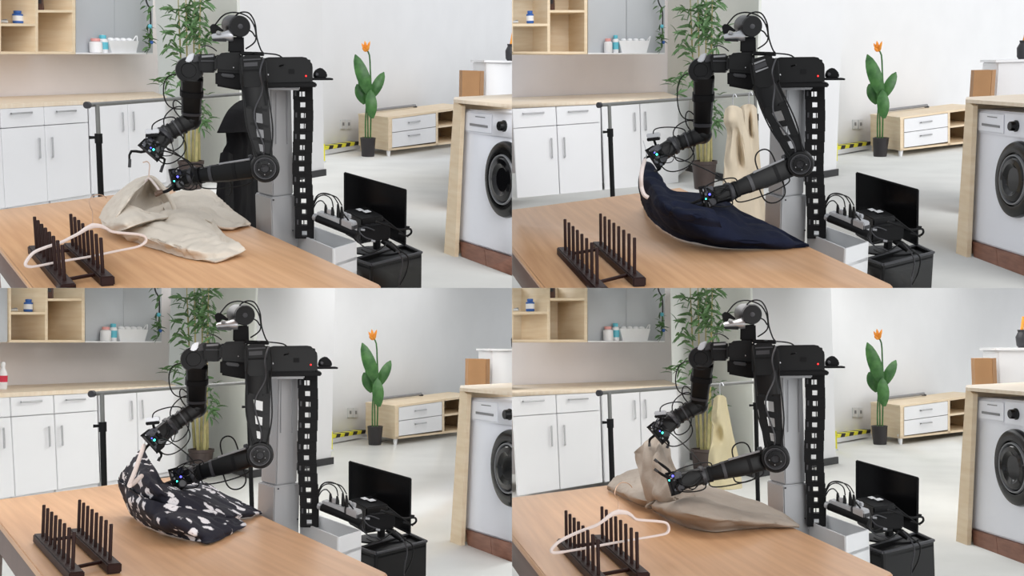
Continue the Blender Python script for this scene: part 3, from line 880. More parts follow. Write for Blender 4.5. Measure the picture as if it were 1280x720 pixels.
def build_hanging(p, rail):
    p.sh = none
    if p.i == 0:
        rows = [[(296, 129), (301, 127), (306, 126), (311, 127), (316, 130)],
                [(284, 142, .03), (295, 140, .08), (305, 139, .1), (313, 140, .08), (322, 146, .03)],
                [(271, 166, .05), (286, 166, .1), (303, 165, .12), (315, 166, .1), (326, 168, .05)]]
        t = hang(p, rail, 'hooded_jacket', 'black hooded jacket hanging on the clothes rail', 'jacket', rows, 'blackcloth', dy=.12, wr=.004)
        P0, n = vplane(*rail)
        q = lambda u, v, d=0.0: p.pl(u, v, P0 + n * (d + .06), n)
        rows = [[(282, 166), (293, 164, .05), (305, 164, .06), (315, 165, .05), (322, 166)],
                [(284, 180), (294, 180, .06), (305, 180, .08), (315, 180, .06), (325, 182)],
                [(277, 195), (290, 195, .05), (305, 197, .07), (316, 196, .05), (327, 198)],
                [(273, 235), (288, 236, .03), (302, 236, .08), (315, 236, .03), (328, 238)],
                [(271, 290), (286, 291, .05), (302, 292, .04), (316, 291, .06), (330, 290)]]
        shadecloth(patch([[q(*c) for c in r] for r in rows], 34, 40, .012, .014, 6, seed=3, aniso=(1, 1, .2)), 'coat_front', 'blackcloth', t)
        rows2 = [[(277, 192, .06), (283, 190, .1), (289, 193, .08)], [(273, 225, .07), (281, 225, .12), (290, 226, .08)], [(270, 262, .07), (280, 263, .12), (291, 262, .08)]]
        shadecloth(patch([[q(*c) for c in r] for r in rows2], 16, 24, .01, .006, 7, seed=9, aniso=(1, 1, .3)), 'sleeve', 'blackcloth', t)
    if p.i == 1:
        rows = [[(268, 137), (272, 134, .03), (276, 133, .04), (281, 134, .03), (286, 137)],
                [(266, 152, .03), (272, 150, .08), (278, 149, .09), (284, 152, .06), (290, 156)],
                [(270, 166), (276, 165, .05), (282, 168, .03), (288, 172, .06), (295, 176)],
                [(267, 195), (275, 197, .06), (284, 200, .0), (292, 202, .07), (299, 204)],
                [(264, 225), (274, 228, .02), (285, 232, .08), (296, 232, .02), (304, 232)],
                [(262, 284), (276, 286, .07), (290, 286, .01), (304, 286, .07), (314, 284)]]
        hang(p, rail, 'wool_coat', 'beige wool coat with pointed hood hanging in front', 'coat', rows, 'coat', dy=.22, wr=.018, hook=(276, 133))
        rows = [[(286, 134), (291, 131, .03), (296, 130, .03), (301, 132, .02), (304, 136)],
                [(286, 160), (292, 158, .06), (297, 158, .0), (302, 160, .06), (306, 162)],
                [(287, 200), (293, 200, .0), (299, 200, .06), (304, 200, .0), (309, 202)],
                [(292, 284), (298, 285, .06), (304, 286, .0), (310, 286, .06), (318, 284)]]
        hang(p, rail, 'wool_coat', 'second beige coat hanging behind the hooded one', 'coat', rows, 'coat', dy=.09, wr=.016, hook=(296, 130))
    if p.i == 3:
        rows = [[(254, 138), (258, 135, .03), (262, 134, .03), (266, 137, .01)],
                [(251, 160), (257, 158, .06), (264, 158, .02), (270, 160)],
                [(250, 180), (258, 182, .0), (266, 182, .06), (274, 182)],
                [(247, 214), (257, 216, .06), (269, 216, .0), (282, 213)],
                [(246, 250), (258, 252, .0), (272, 252, .06), (286, 250)]]
        hang(p, rail, 'wool_coat', 'narrow khaki coat hanging on the clothes rail', 'coat', rows, 'coat2', dy=.12, wr=.014, hook=(260, 134))

# ------------------------------------------------------------------ table
def build_table(p):
    p.sh = bg_shift(p)
    A, B, R = p.z(-34, 266.5, TZ), p.z(210, 234.6, TZ), p.z(479, 357.5, TZ)
    Lf = p.z(120, 457, TZ)
    c = (A + B + R + Lf) / 4
    t = thing(p, 'work_table', 'oak-topped work table with brown frame', 'table', (c.x, c.y, 0))
    pts = [A, B]
    e1 = (B - R).normalized(); e2 = (Lf - R).normalized()
    pts += [R + e1 * .02, R + (e1 + e2) * .006, R + e2 * .02, Lf]
    bld(MB().prism([q.copy() for q in pts], (0, 0, -.022)), 'top', 'oak', t, bevel=.003)
    ins = .012
    def apron(P, Q, h=.085):
        d = (Q - P).normalized(); n = Vector((d.y, -d.x, 0))
        if n.dot(c - P) < 0: n = -n
        z = Vector((0, 0, -.023))
        return MB().prism([P + n * ins + z, Q + n * ins + z, Q + n * ins + z - Vector((0, 0, h)), P + n * ins + z - Vector((0, 0, h))], n * .03)
    for P, Q in ((A, B), (B, R), (R, Lf), (Lf, A)):
        bld(apron(P, Q), 'apron', 'brown', t)
    for q in (A, B, R, Lf):
        w = (c - q); w.z = 0
        k = q + w.normalized() * .07
        bld(MB().box(Vector((k.x, k.y, (TZ - .024) / 2)), (.028, 0, 0), (0, .028, 0), (0, 0, (TZ - .024) / 2)), 'leg', 'brown', t, bevel=.003)

# ------------------------------------------------------------------ peg rack and hangers on the table
RACK = [  # left row base start/end, right row base start/end, peg height in pixels (start, end)
    ((46, 311), (80.5, 350), (91, 307.5), (128.5, 341), 40, 44),
    ((66.8, 313), (106.5, 354), (111, 306), (153.2, 342), 39, 45),
    ((53.5, 311), (91, 350), (98.2, 304.5), (137.5, 340), 39, 44),
    ((68, 318), (108, 359), (113, 313), (156.7, 350), 39, 44)]
def build_rack(p):
    p.sh = none
    l0, l1, r0, r1, h0, h1 = RACK[p.i]
    bh = .024
    zt = TZ + bh
    L0, L1, R0, R1 = [p.z(*q, zt) + Vector((0, 0, .0012)) for q in (l0, l1, r0, r1)]
    c = (L0 + L1 + R0 + R1) / 4
    t = thing(p, 'peg_rack', 'dark walnut dish rack with two rows of pegs', 'rack', (c.x, c.y, TZ))
    ends = []
    for P, Q in ((L0, L1), (R0, R1)):
        d = (Q - P).normalized(); n = Vector((d.y, -d.x, 0))
        P2, Q2 = P - d * .055, Q + d * .055
        w = .017
        z = Vector((0, 0, bh))
        q = [P2 - n * w, Q2 - n * w, Q2 + n * w, P2 + n * w]
        beam = bld(MB().prism([x - z for x in q], z), 'beam', 'rack', t, bevel=.003)
        for k in range(8):
            s = k / 7
            b = P.lerp(Q, s)
            hpx = h0 + (h1 - h0) * s
            hh = hpx * p.mpp(b)
            bld(MB().tube([b - Vector((0, 0, .003)), b + Vector((0, 0, hh - .002)), b + Vector((0, 0, hh))], [.0045, .0045, .0035], 8), 'peg', 'rack', beam)
        ends.append((P, Q))
    for s in (.06, .93):
        a = ends[0][0].lerp(ends[0][1], s) - Vector((0, 0, .008)); b = ends[1][0].lerp(ends[1][1], s) - Vector((0, 0, .008))
        bld(MB().tube([a, b], .0048, 8), 'cross_rod', 'rack', t)
    s = 4.5 / 7
    return L0.lerp(L1, s), R0.lerp(R1, s)

def flat_ribbon(p, pts, hw, n, thick):
    """closed hanger outline: ribbon of half width hw (in its plane), given thickness along n"""
    k = len(pts); vs = []
    for i in range(k):
        t = (pts[(i + 1) % k] - pts[i - 1]).normalized()
        s = t.cross(n).normalized()
        w = hw[i]
        for a, b in ((-1, -.6), (-.6, -1), (.6, -1), (1, -.6), (1, .6), (.6, 1), (-.6, 1), (-1, .6)):
            vs.append(pts[i] + s * w * a + n * thick * b)
    fs = [(i * 8 + j, i * 8 + (j + 1) % 8, ((i + 1) % k) * 8 + (j + 1) % 8, ((i + 1) % k) * 8 + j) for i in range(k) for j in range(8)]
    return MB().add(vs, fs)

def build_hanger(p, ra, rb):
    p.sh = none
    if p.i == 0:
        O = (0, 200, 4.0)
        loop = [(465, 328), (432, 343), (395, 367), (350, 390), (310, 410), (268, 424), (225, 438), (170, 462), (136, 500), (128, 525), (150, 534), (200, 528), (290, 510), (450, 483), (600, 452), (690, 433), (728, 408), (724, 384), (690, 372), (620, 366), (560, 358), (530, 342), (500, 330)]
        hook = [(464, 326), (463, 285), (462, 258), (450, 230), (446, 208), (455, 186), (476, 175), (500, 174), (522, 181), (533, 190)]
    else:
        O = (0, 230, 5.54)
        loop = [(737, 276), (690, 294), (640, 332), (590, 366), (540, 386), (490, 404), (410, 438), (330, 480), (285, 520), (272, 548), (300, 560), (400, 546), (550, 520), (700, 492), (880, 462), (1010, 440), (1070, 424), (1086, 392), (1068, 354), (1010, 342), (930, 336), (860, 328), (825, 300), (790, 282)]
        hook = [(737, 272), (738, 235), (736, 200), (715, 165), (712, 140), (722, 105), (748, 78), (780, 72), (812, 84), (832, 107)]
    P0, n = vplane(ra, rb)
    f = lambda x, y: p.pl(O[0] + x / O[2], O[1] + y / O[2], P0, n)
    pts = [f(*q) for q in loop]
    pts = spline(pts + pts[:1], 90)[:-1]
    low = min(q.z for q in pts)
    mm = p.mpp(pts[0])
    t = thing(p, 'coat_hanger', 'white velvet coat hanger resting on the peg rack', 'hanger', (pts[0].x, pts[0].y, TZ + .024))
    hw = []
    for i, q in enumerate(pts):
        s = i / len(pts)
        neck = max(0, 1 - min(s, 1 - s) / .1)
        bottom = 1.0 if .44 < s < .68 else 0
        hw.append((1.65 + 1.5 * neck - .35 * bottom) * mm)
    bld(flat_ribbon(p, pts, hw, n, .0035), 'body', 'hanger', t)
    bld(MB().tube([f(*q) for q in hook], .55 * mm, 7, n=36), 'hook', 'gold', t)

# ------------------------------------------------------------------ garments on the table
def build_garments(p):
    p.sh = none
    Z = lambda u, v, h=0.0: p.z(u, v, TZ + .004 + h)
    def rows(r): return [[Z(*c) for c in row] for row in r]
    def strap(pts, r, name, m, par):
        bld(MB().tube([Z(*c) for c in pts], r, 8, n=26), name, m, par)
    if p.i == 0:
        b = Z(215, 290)
        t = thing(p, 'hooded_sweatshirt', 'crumpled beige hooded sweatshirt lying on the table', 'sweatshirt', (b.x, b.y, TZ))
        r = [[(142, 284, .03), (178, 266, .05), (214, 252, .05), (238, 257, .04), (264, 272, .025)],
             [(142, 288, .035), (178, 278, .05), (214, 270, .055), (246, 276, .05), (279, 291, .03)],
             [(147, 292, .025), (180, 290, .045), (216, 292, .05), (252, 297, .045), (301, 307, .025)],
             [(150, 293.5, .012), (182, 300, .03), (220, 308, .035), (256, 313, .03), (304.5, 314.5, .012)],
             [(152, 294.5, 0), (182, 307, .0), (222, 319.5, .0), (248, 325, .0), (269, 329, .0)]]
        shadecloth(patch(rows(r), 100, 70, .004, .019, 7.5, 1, TZ + .0055, (1, .6, 1)), 'body', 'beige', t)
        r = [[(200, 248, .03), (222, 241, .03), (244, 238, .03), (262, 237.5, .025), (284, 256, .02), (300, 269, .012), (313, 279, .003)],
             [(203, 256, .045), (224, 254, .05), (245, 253, .05), (264, 256, .045), (284, 267, .03), (300, 275.5, .02), (313.5, 280, .006)],
             [(208, 266, .04), (228, 268, .04), (248, 272, .03), (266, 278, .025), (277, 283.5, .012), (293, 284, .01), (312.5, 281.5, .0)]]
        shadecloth(patch(rows(r), 80, 44, .004, .018, 8, 2, TZ + .0055, (1, .6, 1)), 'sleeve', 'beige', t)
        # hood: outer side, rolled rim, turned-down front and the hollow inside
        r = [[(125, 273, .02), (133, 257, .05), (150, 240, .085), (170, 225, .12), (185, 220.5, .13)],
             [(132, 279, .045), (142, 262, .08), (156, 245, .115), (172, 229, .14), (186, 221.5, .14)],
             [(140, 281, .05), (150, 266, .085), (158, 255, .105), (169, 241, .13), (186, 223, .135)]]
        shadecloth(patch(rows(r), 44, 26, .005, .006, 12, 3, TZ + .0055), 'hood_side', 'beige', t)
        bld(MB().tube([Z(*c) for c in [(183, 222, .137), (191, 223, .132), (198, 229, .118), (206, 238, .1), (213, 249, .075), (218, 260, .05), (221, 271, .025)]], [.007, .009, .009, .009, .008, .008, .007], 10, n=30), 'hood_rim', 'beige', t)
        r3 = [[(157, 256, .08), (168, 241, .1), (185, 223, .11), (198, 229, .1), (211, 247, .06), (220, 270, .02)],
              [(158, 262, .05), (169, 254, .045), (185, 244, .04), (198, 247, .04), (208, 257, .03), (218, 271, .018)],
              [(160, 270, .04), (171, 270, .03), (185, 268, .02), (198, 269, .018), (208, 271, .018), (217, 273, .018)]]
        shadecloth(patch(rows(r3), 44, 26, .004, .007, 11, 5, TZ + .0055), 'hood_lining', 'beige', t)
        r2 = [[(127, 276, .03), (146, 265, .075), (160, 258, .09), (172, 261, .085), (184, 266, .07)],
              [(130, 283, .035), (150, 277, .075), (166, 271, .085), (180, 269, .075), (198, 268, .055)],
              [(138, 290, .02), (156, 287, .055), (172, 281, .065), (190, 276, .06), (214, 272, .04)]]
        shadecloth(patch(rows(r2), 40, 24, .005, .007, 12, 4, TZ + .0055), 'hood_front', 'beige', t)
        # hanger still inside the hood
        t2 = thing(p, 'coat_hanger', 'white hanger poking out of the hoodie collar', 'hanger', Z(186, 222, .1))
        strap([(186, 224, .14), (186.5, 214, .15), (187, 206, .16), (184, 202, .165), (179, 203, .165)], .002, 'hook', 'gold', t2)
        strap([(178, 231, .13), (186, 223, .145), (194, 231, .14), (199, 238, .13)], .004, 'shoulder_bar', 'hanger', t2)
    if p.i == 1:
        b = Z(250, 295)
        t = thing(p, 'navy_garment', 'dark navy garment draped from the gripper onto table', 'garment', (b.x, b.y, TZ))
        r = [[(165, 202, .20), (175, 206, .195), (186, 221, .17), (198, 237, .145), (228, 241, .13), (258, 245, .11), (285, 264, .07), (314, 277, .045), (345, 292, .02), (371, 306, .004)],
             [(161, 212, .18), (168, 221, .18), (183, 239, .16), (200, 251, .14), (230, 256, .125), (262, 264, .105), (288, 276, .07), (316, 286, .045), (345, 296.5, .022), (371, 306.8, .004)],
             [(158, 228, .13), (166, 240, .135), (182, 256, .125), (200, 267, .11), (232, 276, .09), (264, 284, .07), (290, 290, .05), (318, 296, .035), (346, 302, .018), (371, 307.2, .003)],
             [(161, 248, .06), (168, 260, .06), (182, 273, .06), (202, 285, .055), (232, 295, .045), (262, 300, .035), (290, 303, .028), (318, 304.5, .02), (346, 306, .01), (371, 307.6, .002)],
             [(164, 258, 0), (172, 272, 0), (186, 285, 0), (210, 298, 0), (235, 304, 0), (262, 308.5, 0), (290, 310, 0), (318, 310, 0), (346, 309, 0), (371, 308, 0)]]
        shadecloth(patch(rows(r), 96, 60, .004, .013, 8, 1, TZ + .0055, (.7, 1, 1)), 'body', 'navy', t)
        r = [[(200, 252, .155), (215, 254, .15), (235, 258, .14), (252, 263, .125)], [(198, 262, .14), (216, 266, .135), (238, 270, .125), (258, 275, .105)], [(196, 270, .11), (216, 276, .105), (240, 281, .095), (262, 284, .08)]]
        shadecloth(patch(rows(r), 36, 26, .004, .012, 12, 6), 'folded_collar', 'navy', t)
        t2 = thing(p, 'coat_hanger', 'white hanger edge showing along the navy garment', 'hanger', Z(163, 246, .1))
        strap([(166, 200, .23), (163, 210, .225), (161.5, 222, .2), (162, 234, .17), (165, 243, .15), (170, 247, .14)], .0065, 'shoulder_bar', 'hanger', t2)
        strap([(166, 201, .23), (168, 194, .24), (167, 186, .25), (164, 176, .26)], .0022, 'hook', 'silver', t2)
    if p.i == 2:
        b = Z(230, 300)
        t = thing(p, 'floral_shirt', 'dark floral print shirt draped from the gripper onto table', 'shirt', (b.x, b.y, TZ))
        r = [[(179, 199, .21), (185, 212, .2), (195, 230, .17), (206, 244, .13), (226, 242, .11), (254, 243, .09), (277, 256, .06), (300, 267, .035), (327, 280, .004)],
             [(166, 214, .19), (176, 226, .18), (190, 242, .155), (207, 255, .125), (230, 255, .105), (258, 257, .085), (280, 265, .06), (303, 273, .035), (327, 281, .005)],
             [(150, 236, .12), (163, 246, .125), (180, 257, .115), (205, 268, .095), (232, 271, .08), (260, 274, .065), (281, 280, .045), (300, 284, .025), (326, 282, .003)],
             [(149, 248, .07), (163, 260, .075), (182, 272, .07), (205, 280, .06), (232, 284, .055), (258, 287, .045), (278, 288, .03), (296, 288, .015), (322, 283, .0)]]
        shadecloth(patch(rows(r), 90, 50, .004, .011, 9, 1, TZ + .0055), 'body', 'floral', t)
        r = [[(148, 240, .11), (164, 253, .11), (190, 266, .1), (220, 273, .085), (250, 279, .065), (275, 284, .04), (293, 287.5, .02)],
             [(152, 256, .07), (168, 271, .075), (192, 283, .07), (222, 290, .065), (250, 293, .05), (279, 293.5, .03), (308, 296, .01)],
             [(160, 275, .02), (176, 289, .03), (198, 299, .035), (225, 305, .03), (250, 308, .025), (275, 306, .018), (297, 302, .005)],
             [(166, 285, 0), (185, 297, 0), (205, 305.5, 0), (228, 312, 0), (245, 316.5, 0), (261, 320.5, 0), (286, 308, 0)]]
        shadecloth(patch(rows(r), 90, 46, .004, .010, 9, 2, TZ + .0055), 'lower_panel', 'floral', t)
        t2 = thing(p, 'coat_hanger', 'white hanger held inside the floral shirt collar', 'hanger', Z(165, 240, .1))
        strap([(180, 197, .225), (176, 208, .22), (169, 228, .19), (163, 243, .165), (162, 247, .16), (167, 244, .16), (177, 235, .17)], .0065, 'shoulder_bar', 'hanger', t2)
        strap([(180, 198, .225), (182, 190, .235), (182, 180, .25)], .0022, 'hook', 'silver', t2)
    if p.i == 3:
        b = Z(240, 285)
        t = thing(p, 'taupe_garment', 'taupe fleece garment pulled up by both grippers', 'garment', (b.x, b.y, TZ))
        r = [[(127, 238, .03), (140, 232, .04), (152, 227.5, .05), (168, 226, .06), (186, 236, .06)],
             [(121, 246, .025), (138, 244, .045), (152, 243, .055), (166, 245, .06), (186, 252, .06)],
             [(119.5, 250, .01), (138, 256, .03), (152, 261, .04), (166, 265, .04), (184, 266, .045)],
             [(121, 252.5, 0), (138, 261, 0), (151, 267, 0), (163, 272, .0), (182, 276, .005)]]
        shadecloth(patch(rows(r), 50, 36, .004, .009, 9, 1, TZ + .0055), 'side_flap', 'taupe', t)
        r = [[(153, 205, .19), (164, 195, .215), (176, 187, .235), (187, 185, .24), (193, 191, .225), (196, 200, .2)],
             [(156, 220, .15), (166, 214, .175), (177, 210, .19), (187, 210, .19), (195, 214, .175), (204, 225, .15)],
             [(161, 238, .11), (171, 236, .125), (182, 236, .13), (193, 240, .125), (206, 244, .115), (222, 250, .1)],
             [(166, 256, .06), (176, 259, .075), (190, 262, .075), (202, 264, .075), (218, 266, .07), (234, 267, .065)],
             [(168, 270, .02), (180, 272, .03), (194, 274, .035), (208, 276, .04), (222, 278, .04), (236, 278, .04)]]
        shadecloth(patch(rows(r), 60, 60, .004, .017, 7, 2, TZ + .0055, (1.8, 1, .35)), 'raised_fold', 'taupe', t)
        r = [[(190, 250, .06), (208, 246, .07), (236, 245, .075), (262, 253, .06), (286, 262, .045), (313, 270, .035), (341, 283, .015), (359, 297, .003)],
             [(184, 262, .06), (206, 263, .075), (236, 265, .08), (262, 271, .065), (288, 278, .05), (316, 284, .035), (341, 291, .018), (359, 298, .004)],
             [(176, 273, .035), (200, 279, .055), (230, 284, .06), (258, 288, .05), (285, 290.5, .04), (312, 293, .025), (338, 296, .012), (359, 298.5, .002)],
             [(178, 279, 0), (198, 290, 0), (225, 300, 0), (254, 304.5, 0), (285, 301, 0), (312, 299, 0), (338, 298.5, 0), (359, 299, 0)]]
        shadecloth(patch(rows(r), 90, 46, .004, .011, 7, 3, TZ + .0055, (.6, 1, 1)), 'body', 'taupe', t)
        # cuff opening
        c0 = Z(179, 269.5, .02); mm = p.mpp(c0)
        ring = [Z(179 + 11.5 * math.cos(a) , 270 - 3.0 * math.sin(a) - 4 * math.cos(a), .03 + .012 * math.sin(a)) for a in [2 * math.pi * k / 24 for k in range(25)]]
        bld(MB().tube(ring, .004, 7), 'cuff_edge', 'taupe', t)

# ------------------------------------------------------------------ the robot
POSE = [
    dict(fs=(236, 88), fe=(239, 150), fw=(207, 168), fg=(192, 184), cam=(190.5, 164), camw=8, led=(192, 187), ledm='teal',
         ff=[[(178, 190), (163, 190), (162, 209)], [(200, 196), (206, 200), (201, 215)]],
         ne=(331, 209), nw=(244, 220), ng=(222, 224), nled=(222, 221), nledm='violet', nf=[[(214, 236), (206, 240), (194, 243)], [(216, 233), (209, 238), (197, 241)]], ntop=(318, 114), er=17),
    dict(fs=(236, 86), fe=(238, 168), fw=(203, 181), fg=(183, 194), cam=(177, 169), camw=8.5, led=(181, 193), ledm='teal',
         ff=[[(170, 196), (165, 200), (164, 212)], [(186, 206), (184, 212), (178, 214)]],
         ne=(360, 204), nw=(272, 240), ng=(246, 246), nled=(247, 243), nledm='violet', nf=[[(236, 250), (226, 254), (206, 263)], [(240, 255), (230, 258), (212, 262)]], ntop=(319, 114), er=15.5),
    dict(fs=(242, 89), fe=(246, 150), fw=(214, 172), fg=(195, 188), cam=(191, 164), camw=8, led=(193, 190), ledm='teal',
         ff=[[(184, 198), (180, 204), (178, 214)], [(196, 200), (202, 208), (198, 216)]],
         ne=(325, 208), nw=(246, 231), ng=(224, 238), nled=(226, 236), nledm='violet', nf=[[(214, 242), (206, 245), (198, 250)], [(218, 246), (212, 250), (204, 252)]], ntop=(322, 114), er=15.5),
    dict(fs=(235, 86), fe=(233, 146), fw=(202, 164), fg=(186, 178), cam=(185.5, 156), camw=7.5, led=(188, 181), ledm='teal',
         ff=[[(176, 186), (172, 190), (172, 198)], [(192, 188), (196, 194), (194, 200)]],
         ne=(329, 212), nw=(240, 234), ng=(206, 243), nled=(201, 235), nledm='violet', nf=[[(196, 228), (186, 220), (178, 214)], [(200, 240), (186, 232), (178, 226)]], ntop=(318, 114), er=16.5),
]
RY = 3.45
def build_robot(p):
    p.sh = bot_shift(p)
    y = p.y
    mm = p.mpp(y(340, 180, RY))
    base = y(345, 300, RY); base.z = 0
    t = thing(p, 'dual_arm_robot', 'black dual-arm robot on a grey lifting column', 'robot', base)
    B = lambda mb, n, m, par=None, **k: bld(mb, n, m, par or t, **k)
    # --- column: three plan points, near edge first
    def col(um, ul, ur, ym, yl, yr, vt, vb, name, floor=False):
        a, l, r = y(um, 200, ym), y(ul, 200, yl), y(ur, 200, yr)
        z1 = y(um, vt, ym).z; z0 = 0.0 if floor else y(um, vb, ym).z
        q = [a, r, r + l - a, l]
        return B(MB().prism([Vector((k.x, k.y, z0)) for k in q], (0, 0, z1 - z0)), name, 'alu', bevel=.004)
    col(338, 317.5, 370, 3.42, 3.55, 3.50, 247, 0, 'lower_column', True)
    up = col(340, 321, 366, 3.435, 3.545, 3.50, 109, 246, 'upper_column')
    B(MB().box(y(351, 109.5, 3.48), (22 * mm, 0, 0), (0, .09, 0), (0, 0, 2 * mm)), 'column_cap', 'alu', bevel=.003)
    for u in (345, 359):
        B(MB().tube([y(u, 115, 3.43 + (u - 340) * .0025), y(u, 180, 3.43 + (u - 340) * .0025)], .0015, 6), 'column_groove', 'grey', up)
    for v in (250, 288):
        B(MB().ball(y(342 if v == 250 else 366, v, 3.42 if v == 250 else 3.485), .003), 'screw', 'dark', up)
    # --- cable chain: open links
    n = 14
    for k in range(n):
        v0 = 111 + k * 13.4; s = k / (n - 1)
        du = 1.5 * math.sin(s * 9) * .6 + 5 * max(0, s - .55)
        uL, uR = 366.5 + du, 391 + du - 1.0 * s
        w1, w2 = 374.5 + du + (k % 3) * .4, 381.5 + du
        Yc = 3.46
        lk = MB()
        def bar(u0, va, u1, vb, d=.03):
            lk.prism([y(u0, va, Yc), y(u1, va, Yc), y(u1, vb, Yc), y(u0, vb, Yc)], (0, d, 0))
        bar(uL, v0, w1, v0 + 13.2); bar(w2, v0, uR, v0 + 13.2)
        bar(w1 - .5, v0, w2 + .5, v0 + 3.6); bar(w1 - .5, v0 + 10, w2 + .5, v0 + 13.2)
        L = B(lk, 'chain_link', 'blackmat')
        if k % 3 != 1:
            sl = w1 + 2 + (k % 4) * .8
            B(MB().prism([y(sl, v0 + 3, Yc + .01), y(sl + 1.3, v0 + 3, Yc + .01), y(sl + 1.3, v0 + 10.5, Yc + .01), y(sl, v0 + 10.5, Yc + .01)], (0, .004, 0)), 'link_pin', 'dark', L)
        if k % 2 == 0:
            B(MB().prism([y(uL + 1.8, v0 + 3, Yc - .004), y(uL + 4, v0 + 3, Yc - .004), y(uL + 4, v0 + 9, Yc - .004), y(uL + 1.8, v0 + 9, Yc - .004)], (0, .004, 0)), 'link_clip', 'dark', L)
    # --- beam from the column top to the shoulders
    pr = lambda poly, Y, d: MB().prism([y(u, v, Y) for u, v in poly], (0, d, 0))
    be = B(pr([(326, 74), (336, 71.5), (378, 71), (386, 72.5), (390, 77), (391, 84), (391, 105), (326, 107)], 3.36, .2), 'back_beam', 'black', bevel=.012)
    B(pr([(332, 104), (396, 103.5), (396, 109), (332, 110)], 3.345, .24), 'beam_rail', 'blackmat', bevel=.003)
    B(pr([(376, 104), (391, 104), (391, 113), (376, 113)], 3.40, .1), 'chain_bracket', 'blackmat')
    B(pr([(361, 86.5), (368, 86.5), (368, 92), (361, 92)], 3.357, .004), 'cable_port', 'blackmat', be)
    B(MB().ball(y(382.5, 95, 3.355), 1.0 * mm), 'status_light', 'red', be)
    B(pr([(388, 97.6), (417, 98), (417, 100.2), (388, 100.4)], 3.38, .13), 'end_plate', 'blackmat', bevel=.002)
    B(pr([(392, 97.5), (392.5, 91), (396, 86.5), (402, 84.5), (406, 88), (409, 91.5), (409, 97.5)], 3.42, .05), 'end_bracket', 'blackmat', bevel=.003)
    B(MB().lathe(y(396, 93, 3.41), (0, -1, 0), [(2.2 * mm, -.02), (2.2 * mm, .006), (1.4 * mm, .008)], 14), 'sensor_disc', 'dark')
    # --- torso
    B(pr([(268, 71), (273, 66.5), (284, 65.5), (303, 65.5), (303, 92), (268, 89.5)], 3.36, .2), 'torso_housing', 'black', bevel=.010)
    B(pr([(269, 89), (303, 92), (326, 94), (326, 108), (302, 113), (296, 112.5), (269, 107.5)], 3.365, .19), 'torso_underbody', 'blackmat', bevel=.006)
    B(pr([(276, 91.5), (293, 93.2), (293, 97.6), (277, 95.8)], 3.355, .02), 'torso_vent', 'dark', bevel=.003)
    B(pr([(300, 64.2), (328, 65), (331, 67.5), (331, 70), (300, 69)], 3.33, .22), 'top_plate', 'blackmat', bevel=.003)
    B(MB().ball(y(292, 84.5, 3.355), .9 * mm), 'screw', 'silver'); B(MB().ball(y(335, 93.5, 3.35), 1.3 * mm), 'screw', 'silver')
    # near shoulder motor
    if p.i == 1:
        blk = [(296, 77), (301, 73.5), (322, 68), (328, 70), (331, 80), (333, 104), (322, 112), (308, 113), (301, 108)]
    else:
        blk = [(299, 72), (304, 69), (327, 69), (331, 73), (331, 104), (326, 111), (305, 112), (300, 106)]
    ns = B(pr(blk, 3.27, .14), 'near_shoulder_motor', 'black', bevel=.009)
    if p.i == 1:
        B(pr([(300, 79.5), (316, 73.5), (317, 75), (301, 81.5)], 3.264, .006), 'motor_rib', 'grey', ns)
        B(pr([(304, 89), (320, 83.5), (320.5, 84.8), (305, 91)], 3.264, .006), 'motor_rib', 'grey', ns)
        B(pr([(301, 82.5), (317, 76.5), (319, 82), (303.5, 88)], 3.266, .004), 'motor_cover', 'dark', ns)
    else:
        B(pr([(304, 74), (326, 73), (326, 74.6), (304, 75.8)], 3.264, .006), 'motor_rib', 'dark', ns)
        B(pr([(305, 78.5), (322, 77.5), (322, 82.5), (305, 83.5)], 3.264, .006), 'motor_cover', 'dark', ns)
        B(pr([(303, 87), (328, 86), (328, 88), (303, 89)], 3.265, .005), 'motor_rib', 'blackmat', ns)
    # far shoulder
    fs = (236, 88)
    q = y(*fs, 3.45)
    B(MB().lathe(q + Vector((0, .09, 0)), (0, -1, 0), [(15.2 * mm, 0), (16 * mm, .01), (16 * mm, .085), (15 * mm, .095), (9 * mm, .096), (8.5 * mm, .09), (3 * mm, .09)], 30), 'far_shoulder_joint', 'black')
    fl = B(pr([(247, 68), (269, 67), (269, 91), (250, 91)], 3.41, .14), 'far_shoulder_link', 'black', bevel=.006)
    B(pr([(252, 69.5), (267, 68.5), (267, 71), (252, 72)], 3.403, .01), 'link_rib', 'grey', fl)
    B(pr([(251, 75.5), (268, 75.5), (268, 77), (251, 77)], 3.403, .01), 'link_rib', 'dark', fl)
    B(pr([(231, 77), (235, 68.5), (243, 66), (241, 74), (238, 78)], 3.44, .06), 'far_shoulder_cap', 'silver', fl, bevel=.003)
    B(pr([(240, 78), (244, 68), (250, 67), (250, 77)], 3.43, .08), 'far_shoulder_yoke', 'dark', fl, bevel=.003)
    # --- head
    B(pr([(285.5, 47), (304.5, 45), (305, 66), (285, 66)], 3.40, .07), 'neck', 'blackmat', bevel=.004)
    hc = y(300.5, 33, 3.37); hb = y(289, 31.5, 3.50)
    ax = (hc - hb).normalized(); ln = (hc - hb).length
    hm = B(MB().lathe(hb, ax, [(11.4 * mm, 0), (12.4 * mm, .008), (12.4 * mm, ln - .01), (11.6 * mm, ln)], 30), 'head_motor', 'black')
    B(MB().lathe(hc, ax, [(3 * mm, 0), (3 * mm, .001), (2.2 * mm, .0015)], 16), 'motor_emblem', 'dark', hm)
    B(MB().lathe(hc - ax * .012, ax, [(12.6 * mm, 0), (12.6 * mm, .003)], 30), 'motor_seam', 'dark', hm)
